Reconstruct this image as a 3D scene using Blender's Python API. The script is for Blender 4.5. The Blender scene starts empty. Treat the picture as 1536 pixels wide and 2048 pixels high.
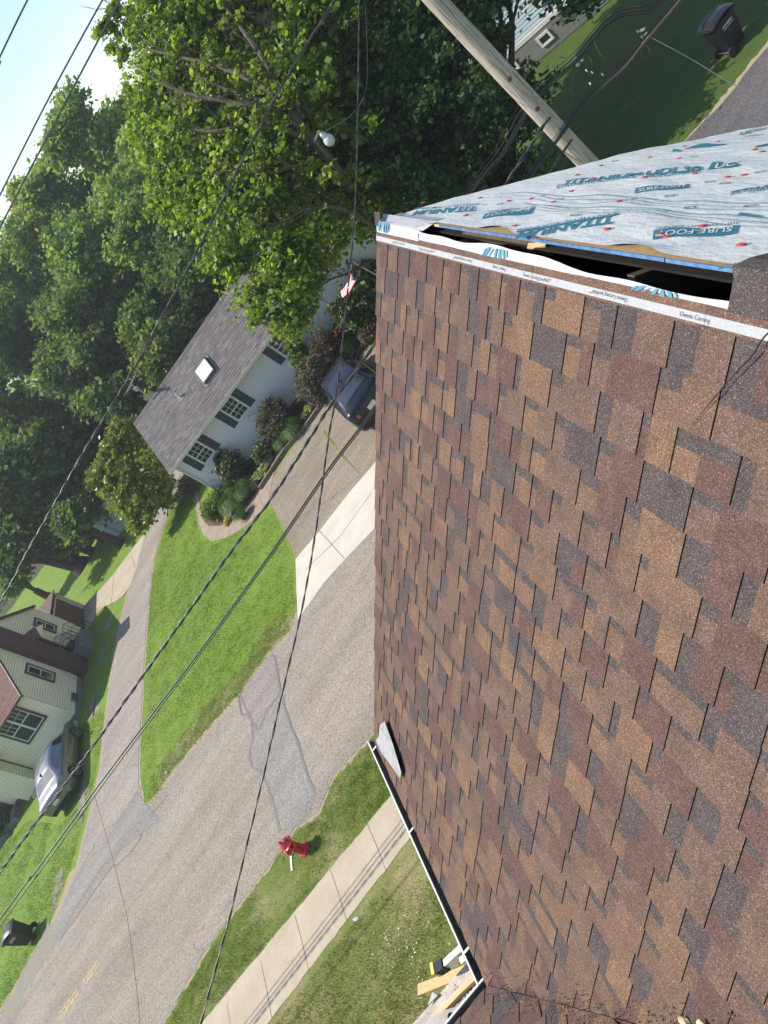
import bpy, bmesh, math, random
import numpy as np
from mathutils import Vector, Matrix

scene = bpy.context.scene
COL = scene.collection
rad = math.radians

# ------------------------------------------------------------------ camera, world, sun, exposure
F = 1490.6695 / 1536.0                      # focal length / picture width (photo 1536 x 2048)
AX = Vector((0.57261802, -0.8045663, -0.15742195))      # world X, Y, Z seen in the camera's (right, down, forward)
AY = Vector((-0.31641708, -0.3940351, 0.86291168))
AZ = Vector((-0.75629943, -0.44430778, -0.48021012))
CAMP = Vector((0, 0, 10.6))
cd = bpy.data.cameras.new('camera'); cam = bpy.data.objects.new('camera', cd); COL.objects.link(cam)
cd.sensor_fit = 'HORIZONTAL'; cd.sensor_width = 36.0; cd.lens = 36.0 * F
cd.clip_start = 0.05; cd.clip_end = 2000
M3 = Matrix(((AX.x, -AX.y, -AX.z), (AY.x, -AY.y, -AY.z), (AZ.x, -AZ.y, -AZ.z)))
cam.matrix_world = Matrix.Translation(CAMP) @ M3.to_4x4()
scene.camera = cam
scene.render.resolution_x = 768; scene.render.resolution_y = 1024

SUN_AZ, SUN_EL = -25.0, 53.0                # direction the light travels, measured from +X; elevation of the sun
trav = Vector((math.cos(rad(SUN_AZ)) * math.cos(rad(SUN_EL)), math.sin(rad(SUN_AZ)) * math.cos(rad(SUN_EL)), -math.sin(rad(SUN_EL))))
sd = bpy.data.lights.new('sun', 'SUN'); sd.energy = 3.75; sd.angle = rad(0.55); sd.color = (1.0, 0.93, 0.82)
sun = bpy.data.objects.new('sun', sd); COL.objects.link(sun)
sun.rotation_euler = trav.to_track_quat('-Z', 'Y').to_euler(); sun.location = (-30, 20, 60)
w = bpy.data.worlds.new('World'); scene.world = w; w.use_nodes = True
wn = w.node_tree; bgn = wn.nodes['Background']
sky = wn.nodes.new('ShaderNodeTexSky'); sky.sky_type = 'NISHITA'; sky.sun_disc = False
sky.sun_elevation = rad(SUN_EL); s = -trav; sky.sun_rotation = math.atan2(s.x, s.y)
sky.air_density = 1.0; sky.dust_density = 1.0; sky.ozone_density = 1.2; sky.altitude = 300
wn.links.new(sky.outputs[0], bgn.inputs[0]); bgn.inputs[1].default_value = 0.125
scene.view_settings.view_transform = 'Standard'; scene.view_settings.look = 'None'
scene.view_settings.exposure = 0.76; scene.view_settings.gamma = 1.0; scene.view_settings.use_curve_mapping = False

# ------------------------------------------------------------------ survey helpers (bearings measured in the photograph, met with real planes)
def ray(px, py):
    d = Vector(((px - 768) / 1490.6695, (py - 1024) / 1490.6695, 1.0))
    return Vector((AX.dot(d), AY.dot(d), AZ.dot(d)))
def at(px, py, depth): return CAMP + ray(px, py) * depth
def gp(px, py, z=0.0):
    r = ray(px, py); return CAMP + r * ((z - CAMP.z) / r.z)
def onp(px, py, p0, n):
    r = ray(px, py); n = Vector(n); return CAMP + r * ((Vector(p0) - CAMP).dot(n) / r.dot(n))

# ------------------------------------------------------------------ materials
def newmat(name):
    m = bpy.data.materials.new(name); m.use_nodes = True
    nt = m.node_tree; return m, nt, nt.nodes, nt.links, nt.nodes['Principled BSDF']
def ramp(N, stops):
    r = N.new('ShaderNodeValToRGB'); e = r.color_ramp.elements
    while len(e) < len(stops): e.new(0.5)
    for i, (p, c) in enumerate(stops): e[i].position = p; e[i].color = (c[0], c[1], c[2], 1)
    return r
def coords(N, L, scale=(1, 1, 1), kind='Object', rot=(0, 0, 0)):
    t = N.new('ShaderNodeTexCoord'); mp = N.new('ShaderNodeMapping'); L.new(t.outputs[kind], mp.inputs[0])
    mp.inputs['Scale'].default_value = scale; mp.inputs['Rotation'].default_value = rot; return mp.outputs[0]
def noise(N, L, vec, scale, detail=4, rough=0.6):
    n = N.new('ShaderNodeTexNoise'); n.inputs['Scale'].default_value = scale; n.inputs['Detail'].default_value = detail
    n.inputs['Roughness'].default_value = rough; L.new(vec, n.inputs['Vector']); return n
def mix(N, L, fac, a, b, mode='MIX'):
    m = N.new('ShaderNodeMix'); m.data_type = 'RGBA'; m.blend_type = mode
    for sock, v in ((m.inputs[0], fac), (m.inputs[6], a), (m.inputs[7], b)):
        if hasattr(v, 'links') or hasattr(v, 'is_linked'): L.new(v, sock)
        elif isinstance(v, (int, float)): sock.default_value = v
        else: sock.default_value = (v[0], v[1], v[2], 1)
    return m.outputs[2]
def bump(N, L, b, h, strength=0.3, dist=0.02):
    n = N.new('ShaderNodeBump'); n.inputs['Strength'].default_value = strength; n.inputs['Distance'].default_value = dist
    L.new(h, n.inputs['Height']); L.new(n.outputs[0], b.inputs['Normal'])
def mat(name, c1, c2=None, scale=6, rough=0.7, stretch=(1, 1, 1), bumps=0.0, dist=0.01, metal=0.0, spec=0.5, detail=5, lo=0.35, hi=0.65, fine=None, coat=0):
    m, nt, N, L, b = newmat(name)
    b.inputs['Roughness'].default_value = rough; b.inputs['Metallic'].default_value = metal
    b.inputs['Specular IOR Level'].default_value = spec; b.inputs['Coat Weight'].default_value = coat
    if c2 is None: c2 = tuple(x * 0.82 for x in c1)
    v = coords(N, L, stretch); n = noise(N, L, v, scale, detail)
    r = ramp(N, [(lo, c1), (hi, c2)]); L.new(n.outputs[0], r.inputs[0]); out = r.outputs[0]
    if fine:
        n2 = noise(N, L, v, fine[0], 3); r2 = ramp(N, [(0.3, (1 - fine[1],) * 3), (0.7, (1 + fine[1],) * 3)])
        L.new(n2.outputs[0], r2.inputs[0]); out = mix(N, L, 1.0, out, r2.outputs[0], 'MULTIPLY')
    L.new(out, b.inputs['Base Color'])
    if bumps: bump(N, L, b, n.outputs[0], bumps, dist)
    return m

def granule(name, c, spread=0.50, light=(0.40, 0.31, 0.25)):
    c = tuple(x * 0.93 for x in c); light = tuple(x * 0.88 for x in light)
    m, nt, N, L, b = newmat(name); b.inputs['Roughness'].default_value = 0.95; b.inputs['Specular IOR Level'].default_value = 0.2
    v = coords(N, L)
    vo = N.new('ShaderNodeTexVoronoi'); vo.inputs['Scale'].default_value = 560; L.new(v, vo.inputs['Vector'])
    sp = N.new('ShaderNodeSeparateColor'); L.new(vo.outputs['Color'], sp.inputs[0])
    r = ramp(N, [(0.0, tuple(x * (1 - spread) for x in c)), (0.45, tuple(x * 0.95 for x in c)), (0.86, tuple(x * (1 + spread * 0.55) for x in c)), (1.0, light)])
    L.new(sp.outputs[0], r.inputs[0])
    n = noise(N, L, v, 9.0, 5, 0.65); r2 = ramp(N, [(0.3, (0.80, 0.82, 0.85)), (0.7, (1.20, 1.16, 1.12))]); L.new(n.outputs[0], r2.inputs[0])
    n3 = noise(N, L, v, 120.0, 2); r3 = ramp(N, [(0.3, (0.74,) * 3), (0.7, (1.10,) * 3)]); L.new(n3.outputs[0], r3.inputs[0])
    o = mix(N, L, 1.0, r.outputs[0], r2.outputs[0], 'MULTIPLY'); o = mix(N, L, 1.0, o, r3.outputs[0], 'MULTIPLY')
    # pale scuffs where tools dragged over the granules
    n4 = noise(N, L, coords(N, L, (1.0, 0.5, 1.0)), 1.1, 6, 0.7); r4 = ramp(N, [(0.64, (0, 0, 0)), (0.76, (0.4, 0.4, 0.4))]); L.new(n4.outputs[0], r4.inputs[0])
    o = mix(N, L, r4.outputs[0], o, (0.30, 0.25, 0.22))
    L.new(o, b.inputs['Base Color']); bump(N, L, b, sp.outputs[1], 0.35, 0.0025)
    return m

MT = {}
MT['g_mid'] = granule('granules_mid_brown', (0.130, 0.082, 0.063))
MT['g_red'] = granule('granules_maroon', (0.108, 0.062, 0.054), light=(0.34, 0.23, 0.2))
MT['g_tan'] = granule('granules_tan', (0.168, 0.099, 0.064), light=(0.46, 0.35, 0.25))
MT['g_dark'] = granule('granules_charcoal', (0.074, 0.060, 0.058), light=(0.3, 0.27, 0.25))
MT['g_warm'] = granule('granules_warm_brown', (0.148, 0.088, 0.063), light=(0.43, 0.33, 0.25))
MT['roof_edge'] = mat('asphalt_core', (0.02, 0.018, 0.017), rough=0.9)

def lawn_mat(name, g1, g2, dry, dryamt, dirt=0.0):
    m, nt, N, L, b = newmat(name); b.inputs['Roughness'].default_value = 0.85; b.inputs['Specular IOR Level'].default_value = 0.25
    v = coords(N, L)
    n1 = noise(N, L, v, 1.4, 6, 0.65); r1 = ramp(N, [(0.35, g1), (0.65, g2)]); L.new(n1.outputs[0], r1.inputs[0])
    n2 = noise(N, L, coords(N, L, (1, 1.6, 1)), 0.55, 8, 0.7); r2 = ramp(N, [(0.62 - dryamt, (0, 0, 0)), (0.78 - dryamt, (0.8, 0.8, 0.8))]); L.new(n2.outputs[0], r2.inputs[0])
    o = mix(N, L, r2.outputs[0], r1.outputs[0], dry)
    n3 = noise(N, L, v, 22, 4, 0.7); r3 = ramp(N, [(0.28, (0.55,) * 3), (0.5, (1.0,) * 3), (0.75, (1.45,) * 3)]); L.new(n3.outputs[0], r3.inputs[0])
    o = mix(N, L, 1.0, o, r3.outputs[0], 'MULTIPLY')
    n5 = noise(N, L, coords(N, L, (1, 2.2, 1), rot=(0, 0, 0.5)), 70, 3, 0.7); r5 = ramp(N, [(0.3, (0.62,) * 3), (0.7, (1.35,) * 3)]); L.new(n5.outputs[0], r5.inputs[0])
    o = mix(N, L, 1.0, o, r5.outputs[0], 'MULTIPLY')
    L.new(o, b.inputs['Base Color']); bump(N, L, b, n5.outputs[0], 0.6, 0.02)
    return m
MT['lawn'] = lawn_mat('lawn_grass', (0.110, 0.195, 0.018), (0.155, 0.245, 0.026), (0.24, 0.235, 0.08), 0.05)
MT['lawn_dry'] = lawn_mat('lawn_drying_grass', (0.115, 0.150, 0.030), (0.155, 0.180, 0.045), (0.27, 0.23, 0.115), 0.17)
MT['lawn_shaded'] = lawn_mat('lawn_shaded_grass', (0.045, 0.08, 0.014), (0.065, 0.105, 0.018), (0.17, 0.15, 0.06), 0.02)  # lawn copy darkened in colour for the tree shade over it
MT['verge'] = lawn_mat('verge_weeds', (0.085, 0.125, 0.02), (0.15, 0.18, 0.035), (0.26, 0.235, 0.12), 0.13)
MT['wood_floor'] = mat('forest_floor', (0.05, 0.05, 0.022), (0.035, 0.055, 0.015), scale=2, rough=1, bumps=0.6, dist=0.1)

def asphalt(name, c, warm, crack=0.5, cscale=0.55):
    m, nt, N, L, b = newmat(name); b.inputs['Roughness'].default_value = 0.9; b.inputs['Specular IOR Level'].default_value = 0.25
    v = coords(N, L)
    n1 = noise(N, L, v, 0.35, 6); r1 = ramp(N, [(0.3, c), (0.7, warm)]); L.new(n1.outputs[0], r1.inputs[0])
    vo = N.new('ShaderNodeTexVoronoi'); vo.inputs['Scale'].default_value = 42; L.new(v, vo.inputs['Vector'])
    sp = N.new('ShaderNodeSeparateColor'); L.new(vo.outputs['Color'], sp.inputs[0])
    r2 = ramp(N, [(0.0, (0.66,) * 3), (0.5, (1.0,) * 3), (0.95, (1.42,) * 3)]); L.new(sp.outputs[0], r2.inputs[0])
    o = mix(N, L, 1.0, r1.outputs[0], r2.outputs[0], 'MULTIPLY')
    # wheel-track staining along the road and cracks
    n4 = noise(N, L, coords(N, L, (0.06, 0.9, 1)), 1.6, 4); r4 = ramp(N, [(0.3, (0.85,) * 3), (0.7, (1.12,) * 3)]); L.new(n4.outputs[0], r4.inputs[0])
    o = mix(N, L, 1.0, o, r4.outputs[0], 'MULTIPLY')
    nw = noise(N, L, v, 1.1, 5); vm = N.new('ShaderNodeVectorMath'); vm.operation = 'MULTIPLY_ADD'
    vm.inputs[1].default_value = (0.9, 0.9, 0); L.new(nw.outputs['Color'], vm.inputs[0]); L.new(v, vm.inputs[2])
    v2 = N.new('ShaderNodeTexVoronoi'); v2.feature = 'DISTANCE_TO_EDGE'; v2.inputs['Scale'].default_value = cscale; L.new(vm.outputs[0], v2.inputs['Vector'])
    r5 = ramp(N, [(0.002, (1, 1, 1)), (0.011, (0, 0, 0))]); L.new(v2.outputs['Distance'], r5.inputs[0])
    v3 = N.new('ShaderNodeTexVoronoi'); v3.feature = 'DISTANCE_TO_EDGE'; v3.inputs['Scale'].default_value = cscale * 6; L.new(vm.outputs[0], v3.inputs['Vector'])
    r6 = ramp(N, [(0.008, (1, 1, 1)), (0.035, (0, 0, 0))]); L.new(v3.outputs['Distance'], r6.inputs[0])
    n6 = noise(N, L, v, 0.5, 3); r7 = ramp(N, [(0.56, (0, 0, 0)), (0.66, (0.8, 0.8, 0.8))]); L.new(n6.outputs[0], r7.inputs[0])
    n8 = noise(N, L, v, 0.8, 3); r8 = ramp(N, [(0.46, (0, 0, 0)), (0.56, (1, 1, 1))]); L.new(n8.outputs[0], r8.inputs[0]); r5o = mix(N, L, 1.0, r5.outputs[0], r8.outputs[0], 'MULTIPLY')
    c6 = mix(N, L, 1.0, r6.outputs[0], r7.outputs[0], 'MULTIPLY')
    cs = mix(N, L, 1.0, r5o, c6, 'ADD'); cs = mix(N, L, 1.0, cs, (crack,) * 3, 'MULTIPLY')
    o = mix(N, L, cs, o, (0.10, 0.085, 0.07))
    L.new(o, b.inputs['Base Color']); bump(N, L, b, sp.outputs[1], 0.4, 0.006)
    return m
MT['road'] = asphalt('weathered_road_asphalt', (0.222, 0.192, 0.158), (0.255, 0.224, 0.188), 0.5)
MT['lane'] = asphalt('lane_chipseal', (0.225, 0.200, 0.175), (0.270, 0.240, 0.210), 0.6, 0.9)
MT['patch'] = asphalt('patch_asphalt', (0.200, 0.188, 0.172), (0.225, 0.210, 0.190), 0.05)
MT['patch_b'] = asphalt('older_patch_asphalt', (0.205, 0.184, 0.166), (0.225, 0.200, 0.18), 0.05)
MT['road_shaded'] = asphalt('shaded_road_asphalt', (0.085, 0.080, 0.085), (0.105, 0.098, 0.098), 0.1)  # road asphalt painted darker where the trees shade its right end
MT['aggregate'] = asphalt('exposed_aggregate_drive', (0.175, 0.148, 0.110), (0.235, 0.200, 0.155), 0.1)
MT['concrete'] = mat('old_concrete', (0.34, 0.285, 0.205), (0.40, 0.34, 0.255), scale=1.5, rough=0.9, bumps=0.2, fine=(60, 0.16))
MT['apron'] = mat('new_concrete', (0.52, 0.475, 0.40), (0.44, 0.40, 0.34), scale=1.0, rough=0.9, fine=(40, 0.08))
MT['walk'] = mat('brick_edging_walk', (0.30, 0.235, 0.18), (0.24, 0.19, 0.15), scale=3, rough=0.9, fine=(50, 0.15))
MT['mulch'] = mat('dark_mulch', (0.075, 0.048, 0.035), (0.13, 0.085, 0.06), scale=18, rough=1, bumps=0.9, dist=0.05)
MT['gravel'] = mat('pale_gravel', (0.27, 0.25, 0.20), (0.17, 0.165, 0.12), scale=25, rough=1, bumps=0.8, dist=0.03)
MT['dirt'] = mat('dry_verge_soil', (0.34, 0.28, 0.19), (0.24, 0.20, 0.13), scale=20, rough=1, bumps=0.6, dist=0.03)
MT['tar'] = mat('crack_sealer', (0.105, 0.098, 0.092), (0.13, 0.12, 0.112), rough=0.6)
MT['yellow'] = mat('faded_yellow_paint', (0.50, 0.36, 0.10), (0.33, 0.26, 0.13), scale=20, rough=0.8)
MT['joint'] = mat('joint_dirt', (0.20, 0.165, 0.115), rough=1)
MT['white'] = mat('white_paint', (0.70, 0.69, 0.65), (0.60, 0.59, 0.55), scale=3, rough=0.45)
MT['gutter_in'] = mat('gutter_inside', (0.12, 0.12, 0.11), (0.05, 0.05, 0.045), scale=5, rough=0.8)
MT['sheet'] = mat('galvanised_flashing', (0.36, 0.36, 0.36), (0.24, 0.24, 0.25), scale=14, rough=0.6, metal=0.2)
MT['sid_blue'] = mat('pale_blue_vinyl', (0.67, 0.67, 0.64), (0.62, 0.62, 0.59), scale=1.0, rough=0.6)
MT['sid_cream'] = mat('cream_vinyl', (0.88, 0.78, 0.55), (0.82, 0.72, 0.50), scale=1.0, rough=0.6)
MT['sid_sky'] = mat('light_blue_vinyl', (0.55, 0.66, 0.74), (0.5, 0.62, 0.70), scale=1.0, rough=0.6)
MT['trim_brown'] = mat('brown_trim', (0.085, 0.045, 0.035), (0.065, 0.035, 0.028), rough=0.5)
MT['brown_metal'] = mat('brown_ribbed_metal', (0.15, 0.078, 0.060), (0.12, 0.062, 0.048), scale=2, rough=0.55)
MT['chimney'] = mat('dark_red_brick', (0.12, 0.062, 0.052), (0.075, 0.042, 0.04), scale=7, rough=0.95, bumps=0.3)
MT['found'] = mat('grey_block', (0.21, 0.21, 0.20), (0.16, 0.16, 0.155), scale=4, rough=0.95, bumps=0.2)
MT['shutter'] = mat('navy_shutter', (0.022, 0.030, 0.05), rough=0.5)
MT['trim_cream'] = mat('cream_trim', (0.60, 0.57, 0.46), (0.54, 0.51, 0.41), rough=0.5)
MT['wroof'] = mat('grey_brown_roof', (0.110, 0.100, 0.098), (0.155, 0.140, 0.136), scale=2.2, rough=0.9, fine=(30, 0.3), stretch=(1, 1, 3))
MT['croof'] = mat('brown_roof', (0.20, 0.105, 0.08), (0.14, 0.075, 0.06), scale=4, rough=0.9, fine=(30, 0.25))
MT['groof'] = mat('teal_roof', (0.055, 0.13, 0.115), (0.07, 0.15, 0.13), scale=1, rough=0.5)
MT['black_iron'] = mat('black_iron', (0.012, 0.012, 0.014), rough=0.5, metal=0.3)
MT['timber'] = mat('weathered_timber', (0.20, 0.155, 0.115), (0.11, 0.085, 0.065), scale=4, rough=0.95, stretch=(0.3, 3, 3), bumps=0.5)
MT['bark'] = mat('bark', (0.13, 0.105, 0.080), (0.065, 0.052, 0.040), scale=6, rough=1, stretch=(2, 2, 0.4), bumps=0.8, dist=0.04)
MT['bark_dark'] = mat('dark_bark', (0.075, 0.058, 0.045), (0.038, 0.03, 0.024), scale=5, rough=1, stretch=(2, 2, 0.4), bumps=0.8, dist=0.04)
MT['plastic'] = mat('black_bin_plastic', (0.012, 0.013, 0.016), rough=0.38)
MT['rubber'] = mat('rubber', (0.015, 0.015, 0.016), rough=0.8)
MT['rim'] = mat('alloy', (0.42, 0.42, 0.43), rough=0.3, metal=0.8)
MT['lettering'] = mat('white_print', (0.62, 0.62, 0.60), rough=0.7)
MT['red'] = mat('hydrant_red', (0.52, 0.012, 0.022), (0.40, 0.010, 0.018), scale=8, rough=0.35, coat=0.3)
MT['cable'] = mat('black_cable', (0.018, 0.018, 0.019), (0.03, 0.03, 0.03), rough=0.42)
MT['cable_grey'] = mat('grey_cable', (0.13, 0.13, 0.13), (0.09, 0.09, 0.09), rough=0.4, metal=0.3)
MT['bare_wire'] = mat('aluminium_wire', (0.36, 0.36, 0.36), rough=0.35, metal=0.8)
MT['steel'] = mat('galvanised_steel', (0.5, 0.5, 0.5), rough=0.35, metal=0.8)
MT['osb'] = mat('strand_board', (0.56, 0.42, 0.22), (0.44, 0.31, 0.15), scale=45, rough=0.9, fine=(90, 0.2))
MT['blue_edge'] = mat('blue_sealed_edge', (0.03, 0.12, 0.30), (0.10, 0.20, 0.34), scale=30, rough=0.8)
MT['oldwood'] = mat('old_rafter_wood', (0.15, 0.10, 0.065), (0.08, 0.055, 0.038), scale=5, rough=0.9, stretch=(1, 6, 1), bumps=0.3)
MT['attic'] = mat('attic_darkness', (0.010, 0.008, 0.006), rough=1)  # near-black colour stands in for the darkness inside the attic
MT['greyboard'] = mat('weathered_grey_board', (0.42, 0.39, 0.35), (0.26, 0.24, 0.22), scale=5, rough=0.95, stretch=(0.4, 4, 1), bumps=0.3, fine=(60, 0.2))
MT['newboard'] = mat('pine_board', (0.60, 0.46, 0.28), (0.50, 0.37, 0.21), scale=5, rough=0.85, stretch=(0.3, 4, 1))
MT['plaster'] = mat('dusty_plywood', (0.46, 0.42, 0.37), (0.33, 0.30, 0.27), scale=9, rough=0.95, fine=(70, 0.25))
MT['yellowplastic'] = mat('yellow_plastic', (0.75, 0.48, 0.02), rough=0.4)
MT['alu'] = mat('aluminium', (0.62, 0.62, 0.61), rough=0.38, metal=0.5)
MT['teal_ink'] = mat('teal_ink', (0.015, 0.16, 0.235), (0.025, 0.20, 0.28), scale=40, rough=0.6)
MT['cyan_ink'] = mat('light_blue_ink', (0.035, 0.19, 0.28), (0.06, 0.25, 0.35), scale=40, rough=0.6)
MT['grey_ink'] = mat('grey_ink', (0.10, 0.10, 0.11), rough=0.8)
MT['red_cap'] = mat('red_plastic_cap', (0.62, 0.03, 0.05), rough=0.45)
MT['strip'] = mat('nailing_strip_fabric', (0.36, 0.365, 0.375), (0.31, 0.315, 0.325), scale=30, rough=0.8, fine=(250, 0.2))
MT['tail'] = mat('tail_light', (0.45, 0.01, 0.012), rough=0.15, coat=0.5)
MT['foam'] = mat('cream_foam', (0.72, 0.62, 0.38), (0.58, 0.48, 0.27), scale=40, rough=0.95, bumps=0.5)
MT['roof_tar'] = mat('black_flashing_cord', (0.012, 0.011, 0.011), rough=0.6)

def underlay_mat():
    m, nt, N, L, b = newmat('white_woven_underlayment'); b.inputs['Roughness'].default_value = 0.6
    v = coords(N, L)
    n = noise(N, L, v, 2.5, 5); r = ramp(N, [(0.3, (0.70, 0.685, 0.655)), (0.7, (0.80, 0.785, 0.75))]); L.new(n.outputs[0], r.inputs[0])
    wv = N.new('ShaderNodeTexWave'); wv.bands_direction = 'Y'; wv.inputs['Scale'].default_value = 40; L.new(v, wv.inputs['Vector'])
    r2 = ramp(N, [(0.2, (0.88,) * 3), (0.8, (1.05,) * 3)]); L.new(wv.outputs[0], r2.inputs[0])
    wx = N.new('ShaderNodeTexWave'); wx.bands_direction = 'X'; wx.inputs['Scale'].default_value = 40; L.new(v, wx.inputs['Vector'])
    r3 = ramp(N, [(0.2, (0.92,) * 3), (0.8, (1.04,) * 3)]); L.new(wx.outputs[0], r3.inputs[0])
    o = mix(N, L, 1.0, r.outputs[0], r2.outputs[0], 'MULTIPLY'); o = mix(N, L, 1.0, o, r3.outputs[0], 'MULTIPLY')
    L.new(o, b.inputs['Base Color'])
    n2 = noise(N, L, coords(N, L, (1.2, 0.7, 1.2)), 7, 5, 0.6); bump(N, L, b, n2.outputs[0], 0.5, 0.03)
    return m
MT['underlay'] = underlay_mat()
MT['lipcloth'] = mat('dimmed_woven_lip', (0.50, 0.505, 0.515), (0.40, 0.405, 0.41), scale=8, rough=0.7, stretch=(12, 1, 12))  # underlayment cloth darkened in colour to offset the full sun on it

def pole_mat():
    m, nt, N, L, b = newmat('weathered_pole_wood'); b.inputs['Roughness'].default_value = 0.9
    v = coords(N, L, (6, 6, 0.35)); n = noise(N, L, v, 5, 6, 0.7); r = ramp(N, [(0.28, (0.19, 0.165, 0.14)), (0.5, (0.40, 0.36, 0.30)), (0.72, (0.53, 0.48, 0.41))]); L.new(n.outputs[0], r.inputs[0])
    v2 = coords(N, L, (22, 22, 0.5)); n2 = noise(N, L, v2, 3, 3); r2 = ramp(N, [(0.36, (0.30,) * 3), (0.46, (1.0,) * 3)]); L.new(n2.outputs[0], r2.inputs[0])
    L.new(mix(N, L, 1.0, r.outputs[0], r2.outputs[0], 'MULTIPLY'), b.inputs['Base Color']); bump(N, L, b, n.outputs[0], 0.5, 0.02)
    return m
MT['pole'] = pole_mat()

def leaf_mat(name, cs, trans=0.35, rough=0.5):
    m, nt, N, L, b = newmat(name); b.inputs['Roughness'].default_value = rough; b.inputs['Specular IOR Level'].default_value = 0.4
    g = N.new('ShaderNodeNewGeometry'); k = len(cs) - 1
    r = ramp(N, [(i / k, c) for i, c in enumerate(cs)]); L.new(g.outputs['Random Per Island'], r.inputs[0])
    v = coords(N, L); n = noise(N, L, v, 0.6, 4); r2 = ramp(N, [(0.3, (0.72,) * 3), (0.7, (1.22,) * 3)]); L.new(n.outputs[0], r2.inputs[0])
    o = mix(N, L, 1.0, r.outputs[0], r2.outputs[0], 'MULTIPLY')
    oi = N.new('ShaderNodeObjectInfo'); r3 = ramp(N, [(0.0, (0.82, 0.90, 0.9)), (0.5, (1.0, 1.0, 1.0)), (1.0, (1.30, 1.12, 0.95))]); L.new(oi.outputs['Random'], r3.inputs[0])
    o = mix(N, L, 1.0, o, r3.outputs[0], 'MULTIPLY'); L.new(o, b.inputs['Base Color'])
    t = N.new('ShaderNodeBsdfTranslucent'); o2 = mix(N, L, 1.0, o, (1.5, 1.6, 0.6), 'MULTIPLY'); L.new(o2, t.inputs['Color'])
    ms = N.new('ShaderNodeMixShader'); ms.inputs[0].default_value = trans
    L.new(b.outputs[0], ms.inputs[1]); L.new(t.outputs[0], ms.inputs[2]); L.new(ms.outputs[0], N['Material Output'].inputs[0])
    return m
MT['maple'] = leaf_mat('maple_leaves', [(0.065, 0.125, 0.022), (0.12, 0.20, 0.032), (0.19, 0.28, 0.046), (0.29, 0.38, 0.08)], 0.5)
MT['maple_shaded'] = leaf_mat('shaded_maple_leaves', [(0.028, 0.065, 0.014), (0.042, 0.09, 0.018), (0.055, 0.11, 0.02)], 0.3)  # maple leaf colours darkened for the back-lit part of the crown
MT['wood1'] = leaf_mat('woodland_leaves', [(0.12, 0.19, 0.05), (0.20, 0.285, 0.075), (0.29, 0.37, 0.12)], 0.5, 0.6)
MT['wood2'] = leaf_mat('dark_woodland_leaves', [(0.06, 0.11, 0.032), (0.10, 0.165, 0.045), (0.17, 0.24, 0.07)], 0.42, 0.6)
MT['magnolia'] = leaf_mat('glossy_olive_leaves', [(0.10, 0.145, 0.018), (0.17, 0.22, 0.028), (0.32, 0.36, 0.07)], 0.3, 0.35)
MT['barberry'] = leaf_mat('russet_shrub_leaves', [(0.085, 0.055, 0.045), (0.13, 0.10, 0.07), (0.11, 0.13, 0.06)], 0.2, 0.7)
MT['bush'] = leaf_mat('fresh_shrub_leaves', [(0.05, 0.12, 0.015), (0.09, 0.18, 0.02), (0.14, 0.24, 0.03)], 0.35)
MT['rhodo'] = leaf_mat('rhododendron_leaves', [(0.035, 0.07, 0.02), (0.06, 0.10, 0.025), (0.18, 0.22, 0.08)], 0.2)
MT['hosta'] = leaf_mat('pale_hosta_leaves', [(0.20, 0.28, 0.09), (0.35, 0.42, 0.20), (0.5, 0.55, 0.32)], 0.25)
MT['grassleaf'] = leaf_mat('ornamental_grass_blades', [(0.06, 0.13, 0.02), (0.09, 0.18, 0.03), (0.12, 0.2, 0.05)], 0.3)
MT['yellowleaf'] = leaf_mat('yellow_leaves', [(0.35, 0.32, 0.05), (0.55, 0.42, 0.10)], 0.3)
MT['petal'] = leaf_mat('red_petals', [(0.6, 0.01, 0.01), (0.7, 0.03, 0.02)], 0.2)
MT['blade'] = leaf_mat('grass_blades', [(0.09, 0.155, 0.02), (0.14, 0.22, 0.03), (0.24, 0.27, 0.08)], 0.3, 0.7)
MT['blade_dry'] = leaf_mat('dry_grass_blades', [(0.11, 0.15, 0.028), (0.16, 0.185, 0.045), (0.30, 0.26, 0.13)], 0.25, 0.8)

def glass_mat(name, c, rough=0.05):
    m, nt, N, L, b = newmat(name); b.inputs['Base Color'].default_value = (*c, 1); b.inputs['Roughness'].default_value = rough
    b.inputs['Specular IOR Level'].default_value = 0.55
    return m
MT['glass'] = glass_mat('dark_window_glass', (0.02, 0.025, 0.03))
MT['autoglass'] = glass_mat('car_glass', (0.02, 0.03, 0.04))
MT['autoglass'].node_tree.nodes['Principled BSDF'].inputs['Coat Weight'].default_value = 1.0; MT['autoglass'].node_tree.nodes['Principled BSDF'].inputs['Specular IOR Level'].default_value = 1.0
MT['skyglass'] = glass_mat('skylight_dome', (0.62, 0.70, 0.74), 0.2)
MT['lampglass'] = glass_mat('lamp_globe_glass', (0.45, 0.52, 0.52), 0.15)
def paint(name, c, metal=0.6, rough=0.3):
    m, nt, N, L, b = newmat(name); b.inputs['Base Color'].default_value = (*c, 1); b.inputs['Roughness'].default_value = rough
    b.inputs['Metallic'].default_value = metal; b.inputs['Coat Weight'].default_value = 1.0 if metal else 0.35; b.inputs['Specular IOR Level'].default_value = 0.5 if metal else 0.25; b.inputs['Coat Roughness'].default_value = 0.04
    v = coords(N, L); n = noise(N, L, v, 3, 3); r = ramp(N, [(0.3, (rough * 0.8,) * 3), (0.7, (rough * 1.2,) * 3)]); L.new(n.outputs[0], r.inputs[0]); L.new(r.outputs[0], b.inputs['Roughness'])
    return m
MT['silver'] = paint('silver_car_paint', (0.21, 0.213, 0.216), 0.7, 0.36)
MT['navy'] = paint('dark_navy_car_paint', (0.006, 0.008, 0.018), 0.0, 0.25)
MT['lightblue'] = paint('pale_blue_car_paint', (0.30, 0.40, 0.45), 0.4)

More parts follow.
